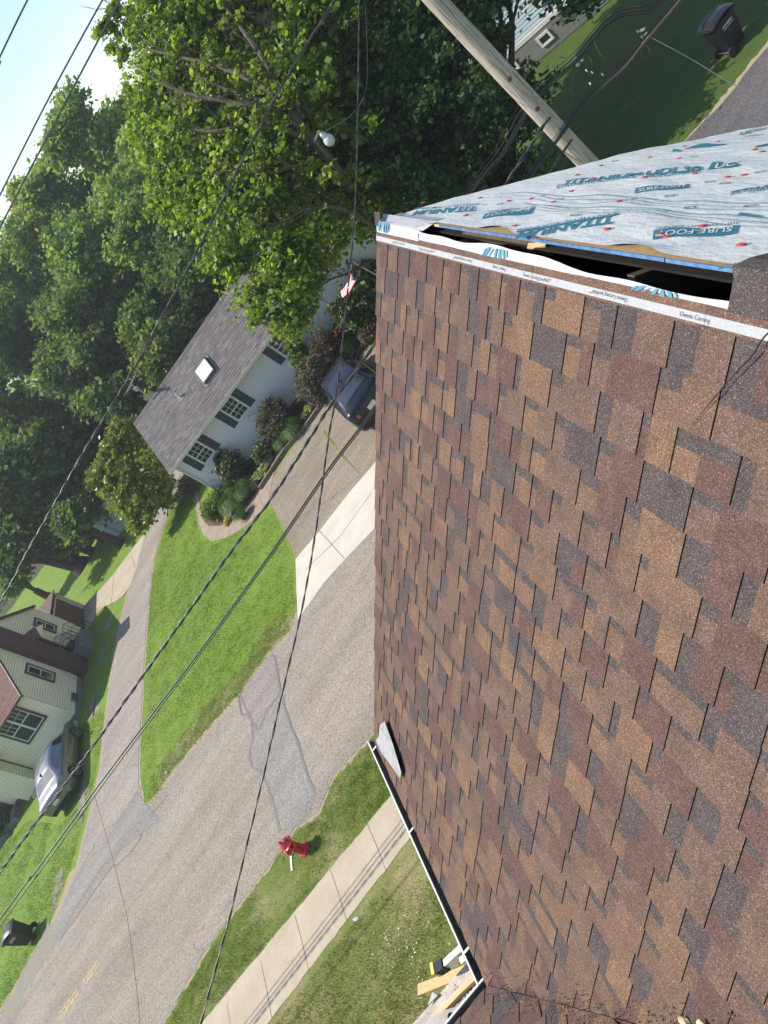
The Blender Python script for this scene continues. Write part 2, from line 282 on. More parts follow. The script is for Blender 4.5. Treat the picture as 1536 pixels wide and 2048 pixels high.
def flag_mat():
    m, nt, N, L, b = newmat('striped_flag_cloth'); b.inputs['Roughness'].default_value = 0.8
    t = N.new('ShaderNodeTexCoord'); sx = N.new('ShaderNodeSeparateXYZ'); L.new(t.outputs['UV'], sx.inputs[0])
    mm = N.new('ShaderNodeMath'); mm.operation = 'MULTIPLY'; mm.inputs[1].default_value = 6.5; L.new(sx.outputs[1], mm.inputs[0])
    fr = N.new('ShaderNodeMath'); fr.operation = 'FRACT'; L.new(mm.outputs[0], fr.inputs[0])
    gt = N.new('ShaderNodeMath'); gt.operation = 'GREATER_THAN'; gt.inputs[1].default_value = 0.5; L.new(fr.outputs[0], gt.inputs[0])
    o = mix(N, L, gt.outputs[0], (0.55, 0.02, 0.03), (0.78, 0.74, 0.72))
    a = N.new('ShaderNodeMath'); a.operation = 'LESS_THAN'; a.inputs[1].default_value = 0.4; L.new(sx.outputs[0], a.inputs[0])
    c = N.new('ShaderNodeMath'); c.operation = 'GREATER_THAN'; c.inputs[1].default_value = 0.46; L.new(sx.outputs[1], c.inputs[0])
    d = N.new('ShaderNodeMath'); d.operation = 'MULTIPLY'; L.new(a.outputs[0], d.inputs[0]); L.new(c.outputs[0], d.inputs[1])
    o = mix(N, L, d.outputs[0], o, (0.02, 0.03, 0.12)); L.new(o, b.inputs['Base Color'])
    return m
MT['flag'] = flag_mat()

# ------------------------------------------------------------------ mesh helpers
class MB:
    def __init__(s): s.v = []; s.f = []; s.mi = []
    def add(s, vs, fs, mi=0):
        o = len(s.v); s.v += [tuple(p) for p in vs]; s.f += [tuple(i + o for i in f) for f in fs]; s.mi += [mi] * len(fs); return s
    def box(s, c, d, rz=0, mi=0, R=None):
        hx, hy, hz = d[0] / 2, d[1] / 2, d[2] / 2; R = R or Matrix.Rotation(rz, 3, 'Z'); c = Vector(c)
        vs = [c + R @ Vector((x, y, z)) for z in (-hz, hz) for y in (-hy, hy) for x in (-hx, hx)]
        return s.add(vs, [(0, 2, 3, 1), (4, 5, 7, 6), (0, 1, 5, 4), (2, 6, 7, 3), (0, 4, 6, 2), (1, 3, 7, 5)], mi)
    def slab(s, top, th, mi=0, d=(0, 0, -1)):       # polygon pushed along d by th
        n = len(top); d = Vector(d) * th; vs = [Vector(p) for p in top] + [Vector(p) + d for p in top]
        fs = [tuple(range(n)), tuple(range(2 * n - 1, n - 1, -1))] + [(i, i + n, (i + 1) % n + n, (i + 1) % n) for i in range(n)]
        return s.add(vs, fs, mi)
    def tube(s, pts, r, seg=6, mi=0, cap=True):
        pts = [Vector(p) for p in pts]; n = len(pts); rs = r if isinstance(r, (list, tuple)) else [r] * n
        o = len(s.v); up = None
        for i, p in enumerate(pts):
            t = (pts[min(i + 1, n - 1)] - pts[max(i - 1, 0)]).normalized()
            if up is None: up = t.orthogonal().normalized()
            up = (up - t * up.dot(t)).normalized(); b = t.cross(up)
            for k in range(seg):
                a = 2 * math.pi * k / seg; s.v.append(tuple(p + (up * math.cos(a) + b * math.sin(a)) * rs[i]))
        for i in range(n - 1):
            for k in range(seg):
                s.f.append((o + i * seg + k, o + i * seg + (k + 1) % seg, o + (i + 1) * seg + (k + 1) % seg, o + (i + 1) * seg + k)); s.mi.append(mi)
        if cap:
            s.f.append(tuple(o + k for k in range(seg - 1, -1, -1))); s.mi.append(mi)
            s.f.append(tuple(o + (n - 1) * seg + k for k in range(seg))); s.mi.append(mi)
        return s
    def lathe(s, prof, c=(0, 0, 0), seg=20, mi=0, ax=(0, 0, 1)):
        q = Vector((0, 0, 1)).rotation_difference(Vector(ax)); c = Vector(c); o = len(s.v)
        for r, z in prof:
            for k in range(seg):
                a = 2 * math.pi * k / seg; s.v.append(tuple(c + q @ Vector((r * math.cos(a), r * math.sin(a), z))))
        for i in range(len(prof) - 1):
            for k in range(seg):
                s.f.append((o + i * seg + k, o + i * seg + (k + 1) % seg, o + (i + 1) * seg + (k + 1) % seg, o + (i + 1) * seg + k)); s.mi.append(mi)
        s.f.append(tuple(o + k for k in range(seg - 1, -1, -1))); s.mi.append(mi)
        s.f.append(tuple(o + (len(prof) - 1) * seg + k for k in range(seg))); s.mi.append(mi)
        return s
    def build(s, name, mats, parent=None, smooth=False, kind=None, label=None, cat=None, group=None):
        me = bpy.data.meshes.new(name); me.from_pydata(s.v, [], s.f)
        if not isinstance(mats, (list, tuple)): mats = [mats]
        for m in mats: me.materials.append(m)
        if any(s.mi): me.polygons.foreach_set('material_index', s.mi)
        if smooth: me.polygons.foreach_set('use_smooth', [True] * len(s.f))
        me.validate(); me.update()
        o = bpy.data.objects.new(name, me); COL.objects.link(o)
        if parent is not None: o.parent = parent; o.matrix_parent_inverse = world_inv(parent)
        tag(o, label, cat, group, kind); return o
def world_m(o):
    m = o.matrix_basis.copy()
    if o.parent: m = world_m(o.parent) @ o.matrix_parent_inverse @ m
    return m
def world_inv(o): return world_m(o).inverted()
def tag(o, label=None, cat=None, group=None, kind=None):
    if label: o['label'] = label
    if cat: o['category'] = cat
    if group: o['group'] = group
    if kind: o['kind'] = kind
    return o
def empty(name, loc, label, cat, group=None, rz=0):
    o = bpy.data.objects.new(name, None); COL.objects.link(o); o.location = loc; o.rotation_euler = (0, 0, rz)
    o.empty_display_size = 0.2; return tag(o, label, cat, group)
def part(parent, name, mb, mats, smooth=False, kind=None, label=None):  # mesh given in the parent's own frame
    o = mb.build(name, mats, None, smooth, kind, label); o.parent = parent; return o
def clone(o, loc, rz, scale, label, parent=None):
    c = o.copy(); COL.objects.link(c)
    if parent is None: c.location = loc; c.rotation_euler = (0, 0, rz); c.scale = scale if not isinstance(scale, (int, float)) else (scale,) * 3
    else: c.parent = parent
    if label: c['label'] = label
    for ch in [x for x in COL.objects if x.parent == o]: clone(ch, None, None, None, None, c)
    return c
def poly(name, pts, z, m, kind='structure', parent=None):
    mb = MB(); mb.slab([Vector((p[0], p[1], z)) for p in pts], 0.3); return mb.build(name, m, parent, kind=kind)
def sheet(name, pts, z, m, kind='structure', parent=None):
    bm = bmesh.new(); vs = [bm.verts.new((p[0], p[1], z)) for p in pts]; f = bm.faces.new(vs)
    if f.normal.z < 0: f.normal_flip()
    bm.normal_update()
    if f.normal.z < 0: f.normal_flip()
    bmesh.ops.triangulate(bm, faces=bm.faces[:]); me = bpy.data.meshes.new(name); bm.to_mesh(me); bm.free(); me.materials.append(m)
    o = bpy.data.objects.new(name, me); COL.objects.link(o); o['kind'] = kind
    if parent: o.parent = parent
    return o
def smoothpts(pts, n=4, closed=False):                       # Catmull-Rom
    P = [Vector(p) for p in pts]; out = []; N = len(P)
    rng = range(N) if closed else range(N - 1)
    for i in rng:
        if closed: a, b, c, d = P[i - 1], P[i], P[(i + 1) % N], P[(i + 2) % N]
        else: a, b, c, d = P[max(i - 1, 0)], P[i], P[i + 1], P[min(i + 2, N - 1)]
        for k in range(n):
            t = k / n; out.append(0.5 * ((2 * b) + (c - a) * t + (2 * a - 5 * b + 4 * c - d) * t * t + (3 * b - a - 3 * c + d) * t ** 3))
    if not closed: out.append(P[-1])
    return out
def jag(pts, amp, step, seed):                                # ragged natural edge
    rnd = random.Random(seed); out = []
    for i in range(len(pts)):
        a, b = Vector(pts[i][:2]), Vector(pts[(i + 1) % len(pts)][:2]); L_ = (b - a).length; n = max(1, int(L_ / step)); n = min(n, 160)
        nn = Vector((-(b - a).y, (b - a).x)).normalized() if L_ > 0 else Vector((0, 0))
        for k in range(n):
            p = a.lerp(b, k / n); out.append(p + (nn * rnd.uniform(-amp, amp) if k else Vector((0, 0))))
    return out
def strip(name, pts, wd, z, m, parent=None, kind='structure', wob=0.0, seed=0):
    rnd = random.Random(seed); P = [Vector(p[:2]) for p in pts]; mb = MB(); vs = []
    for i, p in enumerate(P):
        t = (P[min(i + 1, len(P) - 1)] - P[max(i - 1, 0)]).normalized(); n = Vector((-t.y, t.x)); ww = wd / 2 * (1 + rnd.uniform(-wob, wob))
        vs += [(p.x + n.x * ww, p.y + n.y * ww, z), (p.x - n.x * ww, p.y - n.y * ww, z)]
    mb.add(vs, [(2 * i, 2 * i + 1, 2 * i + 3, 2 * i + 2) for i in range(len(P) - 1)]); return mb.build(name, m, parent, kind=kind)

def leaf_mesh(name, blobs, n, size, m, seed, clump=0.4, shell=0.6, long=1.5, per=60, droop=0.0, parent=None):
    """many small leaf blades gathered in clumps spread through a set of ellipsoid lobes (x, y, z, rx, ry, rz)"""
    R = np.random.default_rng(seed); B = np.array(blobs, float); vol = (B[:, 3] * B[:, 4] * B[:, 5]) ** (2 / 3); pr = vol / vol.sum()
    nc = max(1, n // per); bi = R.choice(len(B), nc, p=pr)
    d = R.normal(size=(nc, 3)); d /= np.linalg.norm(d, axis=1)[:, None]
    rr = shell + (1 - shell) * R.random(nc) ** 0.7; rr = np.where(R.random(nc) < 0.18, R.random(nc) ** 0.5 * shell, rr) * (1 + 0.14 * R.normal(size=nc))
    cc = B[bi, :3] + d * rr[:, None] * B[bi, 3:6]
    cs = clump * (0.55 + 0.9 * R.random(nc))
    idx = np.repeat(np.arange(nc), per); k = len(idx)
    off = R.normal(size=(k, 3)) * 0.5; off[:, 2] *= 0.6
    P = cc[idx] + off * cs[idx][:, None]
    ax = R.normal(size=(k, 3)); ax[:, 2] = ax[:, 2] * 0.5 - droop; ax /= np.linalg.norm(ax, axis=1)[:, None]
    nn = R.normal(size=(k, 3)) * 0.75; nn[:, 2] += 0.75; sd_ = np.cross(ax, nn); sd_ /= np.linalg.norm(sd_, axis=1)[:, None] + 1e-9
    s_ = size * (0.45 + 1.1 * R.random(k) ** 1.6)[:, None]
    V = np.stack([P - ax * s_ * long / 2, P + sd_ * s_ * 0.5, P + ax * s_ * long / 2, P - sd_ * s_ * 0.5], 1).reshape(-1, 3)
    me = bpy.data.meshes.new(name); me.vertices.add(len(V)); me.vertices.foreach_set('co', V.ravel())
    me.loops.add(len(V)); me.loops.foreach_set('vertex_index', np.arange(len(V), dtype=np.int32)); me.polygons.add(k)
    me.polygons.foreach_set('loop_start', np.arange(0, len(V), 4, dtype=np.int32)); me.polygons.foreach_set('loop_total', np.full(k, 4, dtype=np.int32))
    me.materials.append(m); me.update(calc_edges=True); me.validate()
    o = bpy.data.objects.new(name, me); COL.objects.link(o)
    if parent: o.parent = parent
    return o
def blades(name, pts, h, wd, m, seed, kind=None, parent=None, lean=0.5, z0=0.0):
    R = np.random.default_rng(seed); P = np.array(pts, float); k = len(P)
    if P.shape[1] == 2: P = np.concatenate([P, np.full((k, 1), z0)], 1)
    a = R.random(k) * 6.283; s_ = np.stack([np.cos(a), np.sin(a), np.zeros(k)], 1); hh = h * (0.5 + R.random(k)) * np.clip(1 + 0.5 * np.sin(P[:, 0] * 7.3 + 2 * np.sin(P[:, 1] * 3.1)) * np.sin(P[:, 1] * 8.7 + 2 * np.sin(P[:, 0] * 2.7)), .4, 1.6)
    tip = np.stack([R.normal(size=k) * lean, R.normal(size=k) * lean, np.ones(k)], 1) * hh[:, None]
    V = np.stack([P - s_ * wd / 2, P + s_ * wd / 2, P + tip], 1).reshape(-1, 3)
    me = bpy.data.meshes.new(name); me.vertices.add(len(V)); me.vertices.foreach_set('co', V.ravel())
    me.loops.add(len(V)); me.loops.foreach_set('vertex_index', np.arange(len(V), dtype=np.int32)); me.polygons.add(k)
    me.polygons.foreach_set('loop_start', np.arange(0, len(V), 3, dtype=np.int32)); me.polygons.foreach_set('loop_total', np.full(k, 3, dtype=np.int32))
    me.materials.append(m); me.update(calc_edges=True); me.validate()
    o = bpy.data.objects.new(name, me); COL.objects.link(o)
    if kind: o['kind'] = kind
    if parent: o.parent = parent
    return o
def inpoly(P, Q):
    x, y = P[:, 0], P[:, 1]; r = np.zeros(len(P), bool); n = len(Q); j = n - 1
    for i in range(n):
        xi, yi, xj, yj = Q[i][0], Q[i][1], Q[j][0], Q[j][1]
        if yi != yj: r ^= ((yi > y) != (yj > y)) & (x < (xj - xi) * (y - yi) / (yj - yi) + xi)
        j = i
    return r
def scatter(Q, dens, seed):
    R = np.random.default_rng(seed); A = np.array([[p[0], p[1]] for p in Q]); lo, hi = A.min(0), A.max(0)
    k = int(dens * np.prod(hi - lo)); P = lo + R.random((k, 2)) * (hi - lo); return P[inpoly(P, [tuple(a) for a in A])]

def text_mb(txt, size, origin, ex, ey, off=0.0, fn=None, shear=0.0, align='LEFT', mi=0, spread=1.0):
    """lettering as flat faces: origin + x*ex + y*ey, fn lifts each point onto a surface"""
    c = bpy.data.curves.new('lettering', 'FONT'); c.body = txt; c.size = size; c.offset = off; c.shear = shear; c.align_x = align; c.resolution_u = 3
    o = bpy.data.objects.new('lettering', c); COL.objects.link(o); dg = bpy.context.evaluated_depsgraph_get(); me = o.evaluated_get(dg).to_mesh()
    mb = MB(); O, X, Y = Vector(origin), Vector(ex), Vector(ey); vs = []
    for v in me.vertices:
        p = O + X * v.co.x * spread + Y * v.co.y; vs.append(fn(p) if fn else p)
    mb.add(vs, [tuple(p.vertices) for p in me.polygons], mi); o.evaluated_get(dg).to_mesh_clear(); bpy.data.objects.remove(o); bpy.data.curves.remove(c)
    return mb

def siding(mb, o, ex, up, nrm, wd, ht, ex_h, th=0.018, mi=0, top=None):
    """overlapping horizontal boards; top(x) gives the wall height at x for gables"""
    o, ex, up, nrm = Vector(o), Vector(ex), Vector(up), Vector(nrm); n = int(ht / ex_h) + 1
    for i in range(n):
        z0, z1 = i * ex_h, min((i + 1) * ex_h, ht)
        if z1 - z0 < 0.005: continue
        xa0 = xa1 = 0.0; xb0 = xb1 = wd
        if top:
            def span(z):
                xs = [x * wd / 60 for x in range(61) if top(x * wd / 60) >= z]
                return (xs[0], xs[-1]) if xs else None
            s0, s1 = span(z0), span(z1)
            if not s0: continue
            if not s1: s1 = ((s0[0] + s0[1]) / 2,) * 2
            (xa0, xb0), (xa1, xb1) = s0, s1
        P = [o + ex * xa0 + up * z0 + nrm * th, o + ex * xb0 + up * z0 + nrm * th, o + ex * xb1 + up * z1, o + ex * xa1 + up * z1, o + ex * xa0 + up * z0, o + ex * xb0 + up * z0]
        mb.add(P, [(0, 1, 2, 3), (4, 5, 1, 0)], mi)
        if z1 < ht - 0.02: k_ = 0.20; q0 = P[3].lerp(P[0], k_); q1 = P[2].lerp(P[1], k_); mb.add([q0 + nrm * .0015, q1 + nrm * .0015, P[2] + nrm * .0015, P[3] + nrm * .0015], [(0, 1, 2, 3)], 1)  # darker strip under each butt paints in the lap shadow line
    return mb
def frame(mb, c, ex, up, nrm, wd, ht, bw, d, mi=0):
    c, ex, up, nrm = Vector(c), Vector(ex), Vector(up), Vector(nrm); R = Matrix((ex, up, nrm)).transposed()
    for sx in (-1, 1): mb.box(c + ex * sx * (wd / 2 - bw / 2) + nrm * d / 2, (bw, ht, d), R=R, mi=mi)
    for sy in (-1, 1): mb.box(c + up * sy * (ht / 2 - bw / 2) + nrm * d / 2, (wd - 2 * bw, bw, d), R=R, mi=mi)
    return mb
def window(parent, c, ex, up, nrm, wd, ht, rows, cols, trim, outer=None, mid=True, double=1):
    """window part with glass, frame and glazing bars as sub-parts; world coordinates"""
    c, ex, up, nrm = Vector(c), Vector(ex), Vector(up), Vector(nrm); R = Matrix((ex, up, nrm)).transposed()
    mb = MB()
    if outer is not None: frame(mb, c, ex, up, nrm, wd + 0.22, ht + 0.22, 0.11, 0.06)
    else: frame(mb, c, ex, up, nrm, wd + 0.08, ht + 0.08, 0.04, 0.05)
    wo = mb.build('window', outer if outer is not None else trim, parent)
    for k in range(double):
        cw = wd / double; cc = c + ex * (k * cw + cw / 2 - wd / 2)
        fr = MB(); frame(fr, cc, ex, up, nrm, cw, ht, 0.05, 0.045); 
        if mid: fr.box(cc + nrm * 0.02, (cw - 0.1, 0.05, 0.04), R=R)
        fr.build('sash_frame', trim, wo)
        g = MB(); g.box(cc + nrm * 0.008, (cw - 0.09, ht - 0.09, 0.012), R=R); g.build('pane', MT['glass'], wo)
        if rows:
            b_ = MB()
            for i in range(1, cols): b_.box(cc + ex * (i * (cw - 0.1) / cols - (cw - 0.1) / 2) + nrm * 0.022, (0.018, ht - 0.1, 0.012), R=R)
            for i in range(1, rows):
                if abs(i - rows / 2) > 0.01: b_.box(cc + up * (i * (ht - 0.1) / rows - (ht - 0.1) / 2) + nrm * 0.022, (cw - 0.1, 0.018, 0.0118), R=R)
            b_.build('glazing_bar', trim, wo)
    return wo

# ================================================================== GROUND
def G2(pts): return [gp(x, y) for x, y in pts]
gb = MB(); NX = 60
gb.add([(-320, -120, 0), (320, -120, 0), (320, 420, 0), (-320, 420, 0)], [(0, 1, 2, 3)]); gb.build('ground', MT['lawn'], kind='structure')
# woodland floor beyond the houses
sheet('woodland_floor', jag([(-30, 62), (-20, 53), (-12, 44.5), (-7, 41), (4, 36), (9, 37), (30, 60), (30, 200), (-120, 200), (-120, 76), (-45, 68)], 0.5, 1.5, 3), 0.004, MT['wood_floor'])
# own front lawn, drier
FRONT = jag([(-60, -6), (-60, 10.12), (-16, 10.25), (-11.2, 10.35), (-7, 10.36), (30, 10.36), (30, -6)], 0.05, 0.25, 4)
sheet('front_lawn', FRONT, 0.004, MT['lawn_dry'])
VERGE_ = [(-60, 11.9), (-17, 11.75), (-11, 11.52), (-7, 11.45), (30, 11.45), (30, 13.3), (-60, 13.3)]
# sidewalk with joints
WALKW = jag([(-60, 10.0), (-16, 10.12), (-7.3, 10.28), (30, 10.28), (30, 11.45), (-7.3, 11.45), (-15, 11.82), (-60, 12.0)], 0.02, 0.2, 5)
sheet('grass_verge', VERGE_, 0.0065, MT['verge'])
sheet('sidewalk', WALKW, 0.012, MT['concrete'])
for i in range(-12, 10):
    x = -9.68 + i * 1.42
    strip('sidewalk_joint', [(x, 10.2), (x + 0.01, 10.9), (x - 0.01, 11.55)], 0.013, 0.0165, MT['joint'], wob=0.4, seed=i)
# road
RN = [(-60, 12.2), (-30, 12.4), (-19, 12.75), (-16.3, 13.02), (-14.0, 13.42), (-11.8, 13.35), (-10.4, 13.45), (-9.55, 13.1), (-8.7, 13.45), (-7.4, 13.25), (-4, 13.3), (30, 13.3)]
RF_ = [(30, 16.6), (11.42, 16.9), (9.9, 17.1), (8.79, 17.37), (2, 18.4), (-4, 19.45), (-8.2, 19.65)] + [tuple(gp(*q)[:2]) for q in [(585, 1265), (555, 1292), (520, 1335), (485, 1390), (440, 1440), (395, 1490), (350, 1545), (318, 1590), (300, 1615)]]
LANE_L = [(150, 1755), (165, 1690), (185, 1610), (203, 1530), (212, 1440), (223, 1350), (238, 1260), (258, 1175), (272, 1130), (290, 1075), (312, 1030), (330, 990), (350, 940)]
LANE_R = [(372, 940), (352, 990), (335, 1030), (322, 1070), (308, 1120), (300, 1180), (293, 1260), (288, 1340), (283, 1430), (278, 1500), (277, 1560), (285, 1600), (303, 1628)]
WEST = [tuple(gp(*q)[:2]) for q in [(135, 1790), (110, 1850), (75, 1905), (45, 1960), (10, 2020)]] + [(-29, 20.0), (-60, 19.0)]
ROAD = RN + RF_ + [tuple(gp(*q)[:2]) for q in [(303, 1628), (150, 1755)]] + WEST
sheet('road_shoulder', jag(RN[:1] + [(a, b - 0.09) for a, b in RN[1:]] + [(a - 0.05, b + 0.2) for a, b in RF_] + [tuple(gp(*q)[:2]) for q in [(300, 1600), (138, 1748)]] + [(a - 0.4, b + 0.35) for a, b in WEST], 0.06, 0.12, 8), 0.008, MT['dirt'])
sheet('road', jag(ROAD, 0.035, 0.2, 7), 0.016, MT['road'])
lane = [tuple(gp(*q)[:2]) for q in LANE_L]; laneR = [tuple(gp(*q)[:2]) for q in LANE_R]
sheet('side_lane_shoulder', jag([(a - 0.18, b) for a, b in lane] + [(a + 0.12, b) for a, b in laneR], 0.06, 0.2, 10), 0.009, MT['dirt'])
sheet('side_lane', jag(lane + laneR, 0.04, 0.3, 9), 0.020, MT['lane'])
WORN = [(a, b + .02) for a, b in RF_[6:]] + [(a + .5 + .35 * math.sin(a * 3), b + 1.05 + .45 * math.sin(a * 2.3)) for a, b in reversed(RF_[6:])]
sheet('worn_grass', jag(WORN, 0.14, 0.16, 61), 0.0055, MT['verge'])
# asphalt patch with sealed seams
def z6(a, b): return (450 + a / 4.655, 1260 + b / 4.655)
patchA = [z6(*q) for q in [(440, 235), (480, 290), (500, 440), (525, 580), (470, 660), (385, 760), (355, 860), (310, 925), (260, 860), (200, 760), (150, 610), (200, 520), (310, 400), (400, 260)]]
patchB = [z6(*q) for q in [(525, 580), (560, 720), (610, 880), (680, 1050), (730, 1220), (790, 1400), (850, 1520), (800, 1680), (660, 1840), (515, 1880), (470, 1680), (370, 1385), (270, 1290), (240, 1180), (245, 1080), (270, 1000), (250, 880), (310, 925), (355, 860), (385, 760), (470, 660)]]
sheet('road_patch', G2(patchA), 0.022, MT['patch_b']); sheet('road_patch', G2(patchB), 0.021, MT['patch'])
for i, sl in enumerate([[(440, 235), (470, 270), (490, 380), (510, 500), (525, 580), (560, 720), (610, 880), (680, 1050), (730, 1220), (790, 1400), (840, 1510)],
                        [(525, 580), (470, 660), (420, 720), (385, 760), (355, 860), (310, 925), (260, 860), (215, 790), (165, 790), (140, 700), (135, 620)],
                        [(250, 860), (262, 960), (268, 1000), (240, 1110), (238, 1200), (270, 1290), (330, 1310), (370, 1385), (430, 1540), (470, 1680), (515, 1880)],
                        [(150, 600), (180, 690), (230, 790), (260, 860)]]):
    strip('sealed_crack', [p for p in smoothpts([gp(*z6(*q)) for q in sl], 4)], 0.085, 0.0262 + i * 0.0006, MT['tar'], wob=0.35, seed=i)
for i, sl in enumerate([[(945, 1470), (800, 1690), (700, 1760), (540, 2040)], [(1150, 1500), (1010, 1680), (930, 1850), (780, 2000)]]):
    strip('sealed_crack', [p for p in smoothpts([gp(a / 3.4125, 1150 + b / 3.4125) for a, b in sl], 5)], 0.035, 0.0262 + i * 0.0006, MT['tar'], wob=0.5, seed=i + 9)
for sl in [[(700, 90), (590, 240), (480, 400), (365, 560)]]:
    strip('sealed_crack', [p for p in smoothpts([gp(a / 3.072, 1700 + b / 3.072) for a, b in sl], 5)], 0.06, 0.0285, MT['tar'], wob=0.4, seed=20)
# concrete strip patch between road and lane
sheet('road_patch', G2([(275, 1585), (320, 1640), (255, 1690), (205, 1735), (150, 1820), (120, 1885), (105, 1860), (150, 1755), (205, 1690)]), 0.0235, MT['patch'])
# faded centre lines
for k, dy in enumerate((-0.09, 0.09)):
    R_ = random.Random(k); x = -22.3
    while x < (-20.0 if k else -19.0):
        ln = R_.uniform(0.12, 0.4); 
        if R_.random() < 0.85: strip('centre_line', [(x, 17.18 + dy), (x + ln, 17.20 + dy)], R_.uniform(0.05, 0.10), 0.0222, MT['yellow'], wob=0.3, seed=int(x * 10))
        x += ln + R_.uniform(0.0, 0.12)
# garage drive
GD = [tuple(gp(*q)[:2]) for q in [(166, 1213), (200, 1180), (226, 1151), (255, 1112), (283, 1075), (292, 1068), (280, 1110), (272, 1140), (261, 1172), (248, 1190), (232, 1203), (205, 1216), (193, 1228), (184, 1250), (172, 1262)]]
sheet('garage_drive', jag(GD, 0.03, 0.4, 12), 0.024, MT['concrete'])
for q in [[(222, 1215), (226, 1180), (228, 1155)], [(262, 1110), (272, 1135)]]: strip('drive_joint', [gp(*p) for p in q], 0.04, 0.0285, MT['joint'], wob=0.4, seed=1)
# white house driveway, apron
DRV = [(528, 985), (560, 930), (610, 862), (667, 785), (740, 690), (800, 620), (860, 700), (860, 900), (745, 935), (700, 985), (640, 1060), (592, 1120), (580, 1085), (566, 1052), (550, 1022), (541, 1008)]
sheet('driveway', G2(DRV), 0.012, MT['aggregate'])
APR = [(592, 1119), (640, 1062), (700, 985), (745, 933), (860, 790), (870, 900), (746, 1062), (700, 1110), (650, 1165), (597, 1240), (594, 1180)]
sheet('driveway_apron', G2(APR), 0.024, MT['apron'])
for q in [[(612, 1140), (680, 1075), (745, 985)], [(640, 1062), (690, 1118)]]: strip('apron_joint', [gp(*p) for p in q], 0.02, 0.0285, MT['joint'], wob=0.2, seed=2)
strip('weedy_joint', [gp(*p) for p in [(648, 862), (680, 905), (722, 950)]], 0.05, 0.0168, MT['verge'], wob=0.8, seed=2)
strip('weedy_joint', [gp(*p) for p in [(722, 950), (660, 1000), (590, 1040)]], 0.03, 0.0172, MT['verge'], wob=0.8, seed=3)
# curved edging walk and planted bed
OUT = [(562, 905), (545, 960), (538, 1005), (520, 1030), (490, 1055), (455, 1075), (425, 1083), (407, 1070), (398, 1045), (393, 1010), (390, 985)]
INN = [(396, 985), (400, 1012), (407, 1040), (417, 1052), (440, 1052), (470, 1040), (490, 1022), (510, 1000), (524, 975), (545, 935), (556, 905)]
sheet('edging_walk', G2([tuple(q) for q in OUT + INN]), 0.020, MT['walk'])
for i in range(13):
    a = i / 12 * (len(OUT) - 1.01); k = int(a); t = a - k; p = Vector(gp(*OUT[k])).lerp(gp(*OUT[k + 1]), t); ii = len(INN) - 1.01 - a * (len(INN) - 1.01) / (len(OUT) - 1); k2 = int(ii); t2 = ii - k2; r_ = Vector(gp(*INN[k2])).lerp(gp(*INN[min(k2 + 1, len(INN) - 1)]), t2)
    if 1 < i < 12: strip('walk_joint', [p, r_], 0.02, 0.0245, MT['joint'])
BED = [tuple(gp(*q)[:2]) for q in INN] + [(-1.5, 28.2), (3.5, 27.4), (5, 29.5), (-0.5, 31.2), (-8.6, 32.6), (-10.6, 34.5)]
sheet('flower_bed', BED, 0.016, MT['mulch'])
# right end of road and lawn, tree shade put into darker colours
BY = [gp(1170, 400), (8.7, 17.55, 0), gp(1445, 207), gp(1536, 95), gp(1620, 0), (30, 17.0, 0), (30, 6, 0), (6, 12, 0)]
sheet('shaded_lawn', jag([(3, 18.4), (4.0, 22), (8, 30), (11, 36), (30, 40), (30, 16.8), (11.42, 17.0), (9.9, 17.2), (8.8, 17.45)], 0.1, 0.5, 14), 0.006, MT['lawn_shaded'])
sheet('shaded_road', jag([(b[0], b[1]) for b in BY], 0.05, 0.25, 15), 0.018, MT['road_shaded'])
# gravel at the verge of the lane
for i, q in enumerate([[(195, 1385), (180, 1420), (186, 1440), (200, 1410)], [(170, 1560), (155, 1625), (165, 1640), (178, 1590)], [(118, 1745), (100, 1810), (112, 1815), (124, 1765)], [(205, 1290), (196, 1330), (203, 1335), (212, 1300)], [(225, 1225), (206, 1260), (212, 1262), (230, 1230)]]):
    sheet('gravel_patch', jag([tuple(p[:2]) for p in G2(q)], 0.28, 0.10, 30 + i), 0.0135 + i * 0.0006, MT['gravel'])
sheet('gravel_patch', jag([tuple(p[:2]) for p in G2([(95, 1850), (75, 1890), (55, 1930), (20, 1990), (0, 2030), (20, 2040), (60, 1975), (110, 1890), (128, 1840)])], 0.25, 0.12, 37), 0.0205, MT['gravel'])
# blades of grass, uncountable
R0 = [p for p in FRONT]
def ncl(P, seed, keep=0.5, sc=0.9):                           # patchy density
    R = np.random.default_rng(seed); ph = R.random(8) * 6.28; fx = R.normal(size=8) * sc; fy = R.normal(size=8) * sc
    v = sum(np.sin(P[:, 0] * fx[i] * 3 + P[:, 1] * fy[i] * 3 + ph[i]) for i in range(8)); return P[R.random(len(P)) < np.clip(keep + v * 0.12, 0.12, 1)]
tag(blades('grass', ncl(scatter([(-16, 4.5), (-16, 10.0), (-7, 10.06), (-3.5, 10.06), (-3.2, 3.6), (-6, 3.4)], 2300, 1), 1, 0.6), 0.045, 0.011, MT['blade_dry'], 5, lean=0.55, z0=0.004), kind='stuff')
tag(blades('grass', ncl(scatter([(-19, 11.95), (-15, 11.84), (-7.3, 11.5), (-4, 11.48), (-4, 13.15), (-7.4, 13.12), (-8.7, 13.3), (-9.55, 12.95), (-10.4, 13.3), (-14, 13.25), (-16.3, 12.9), (-19, 12.6)], 2600, 2), 2, 0.65), 0.05, 0.011, MT['blade'], 6, lean=0.5), kind='stuff')
LAWNC = [tuple(gp(*q)[:2]) for q in [(300, 1600), (320, 1575), (380, 1500), (440, 1430), (490, 1375), (560, 1285), (588, 1250), (590, 1180), (588, 1122), (545, 1015), (500, 1055), (430, 1088), (400, 1070), (385, 990), (350, 1000), (330, 1060), (305, 1150), (297, 1260), (290, 1350), (283, 1500), (286, 1590)]]
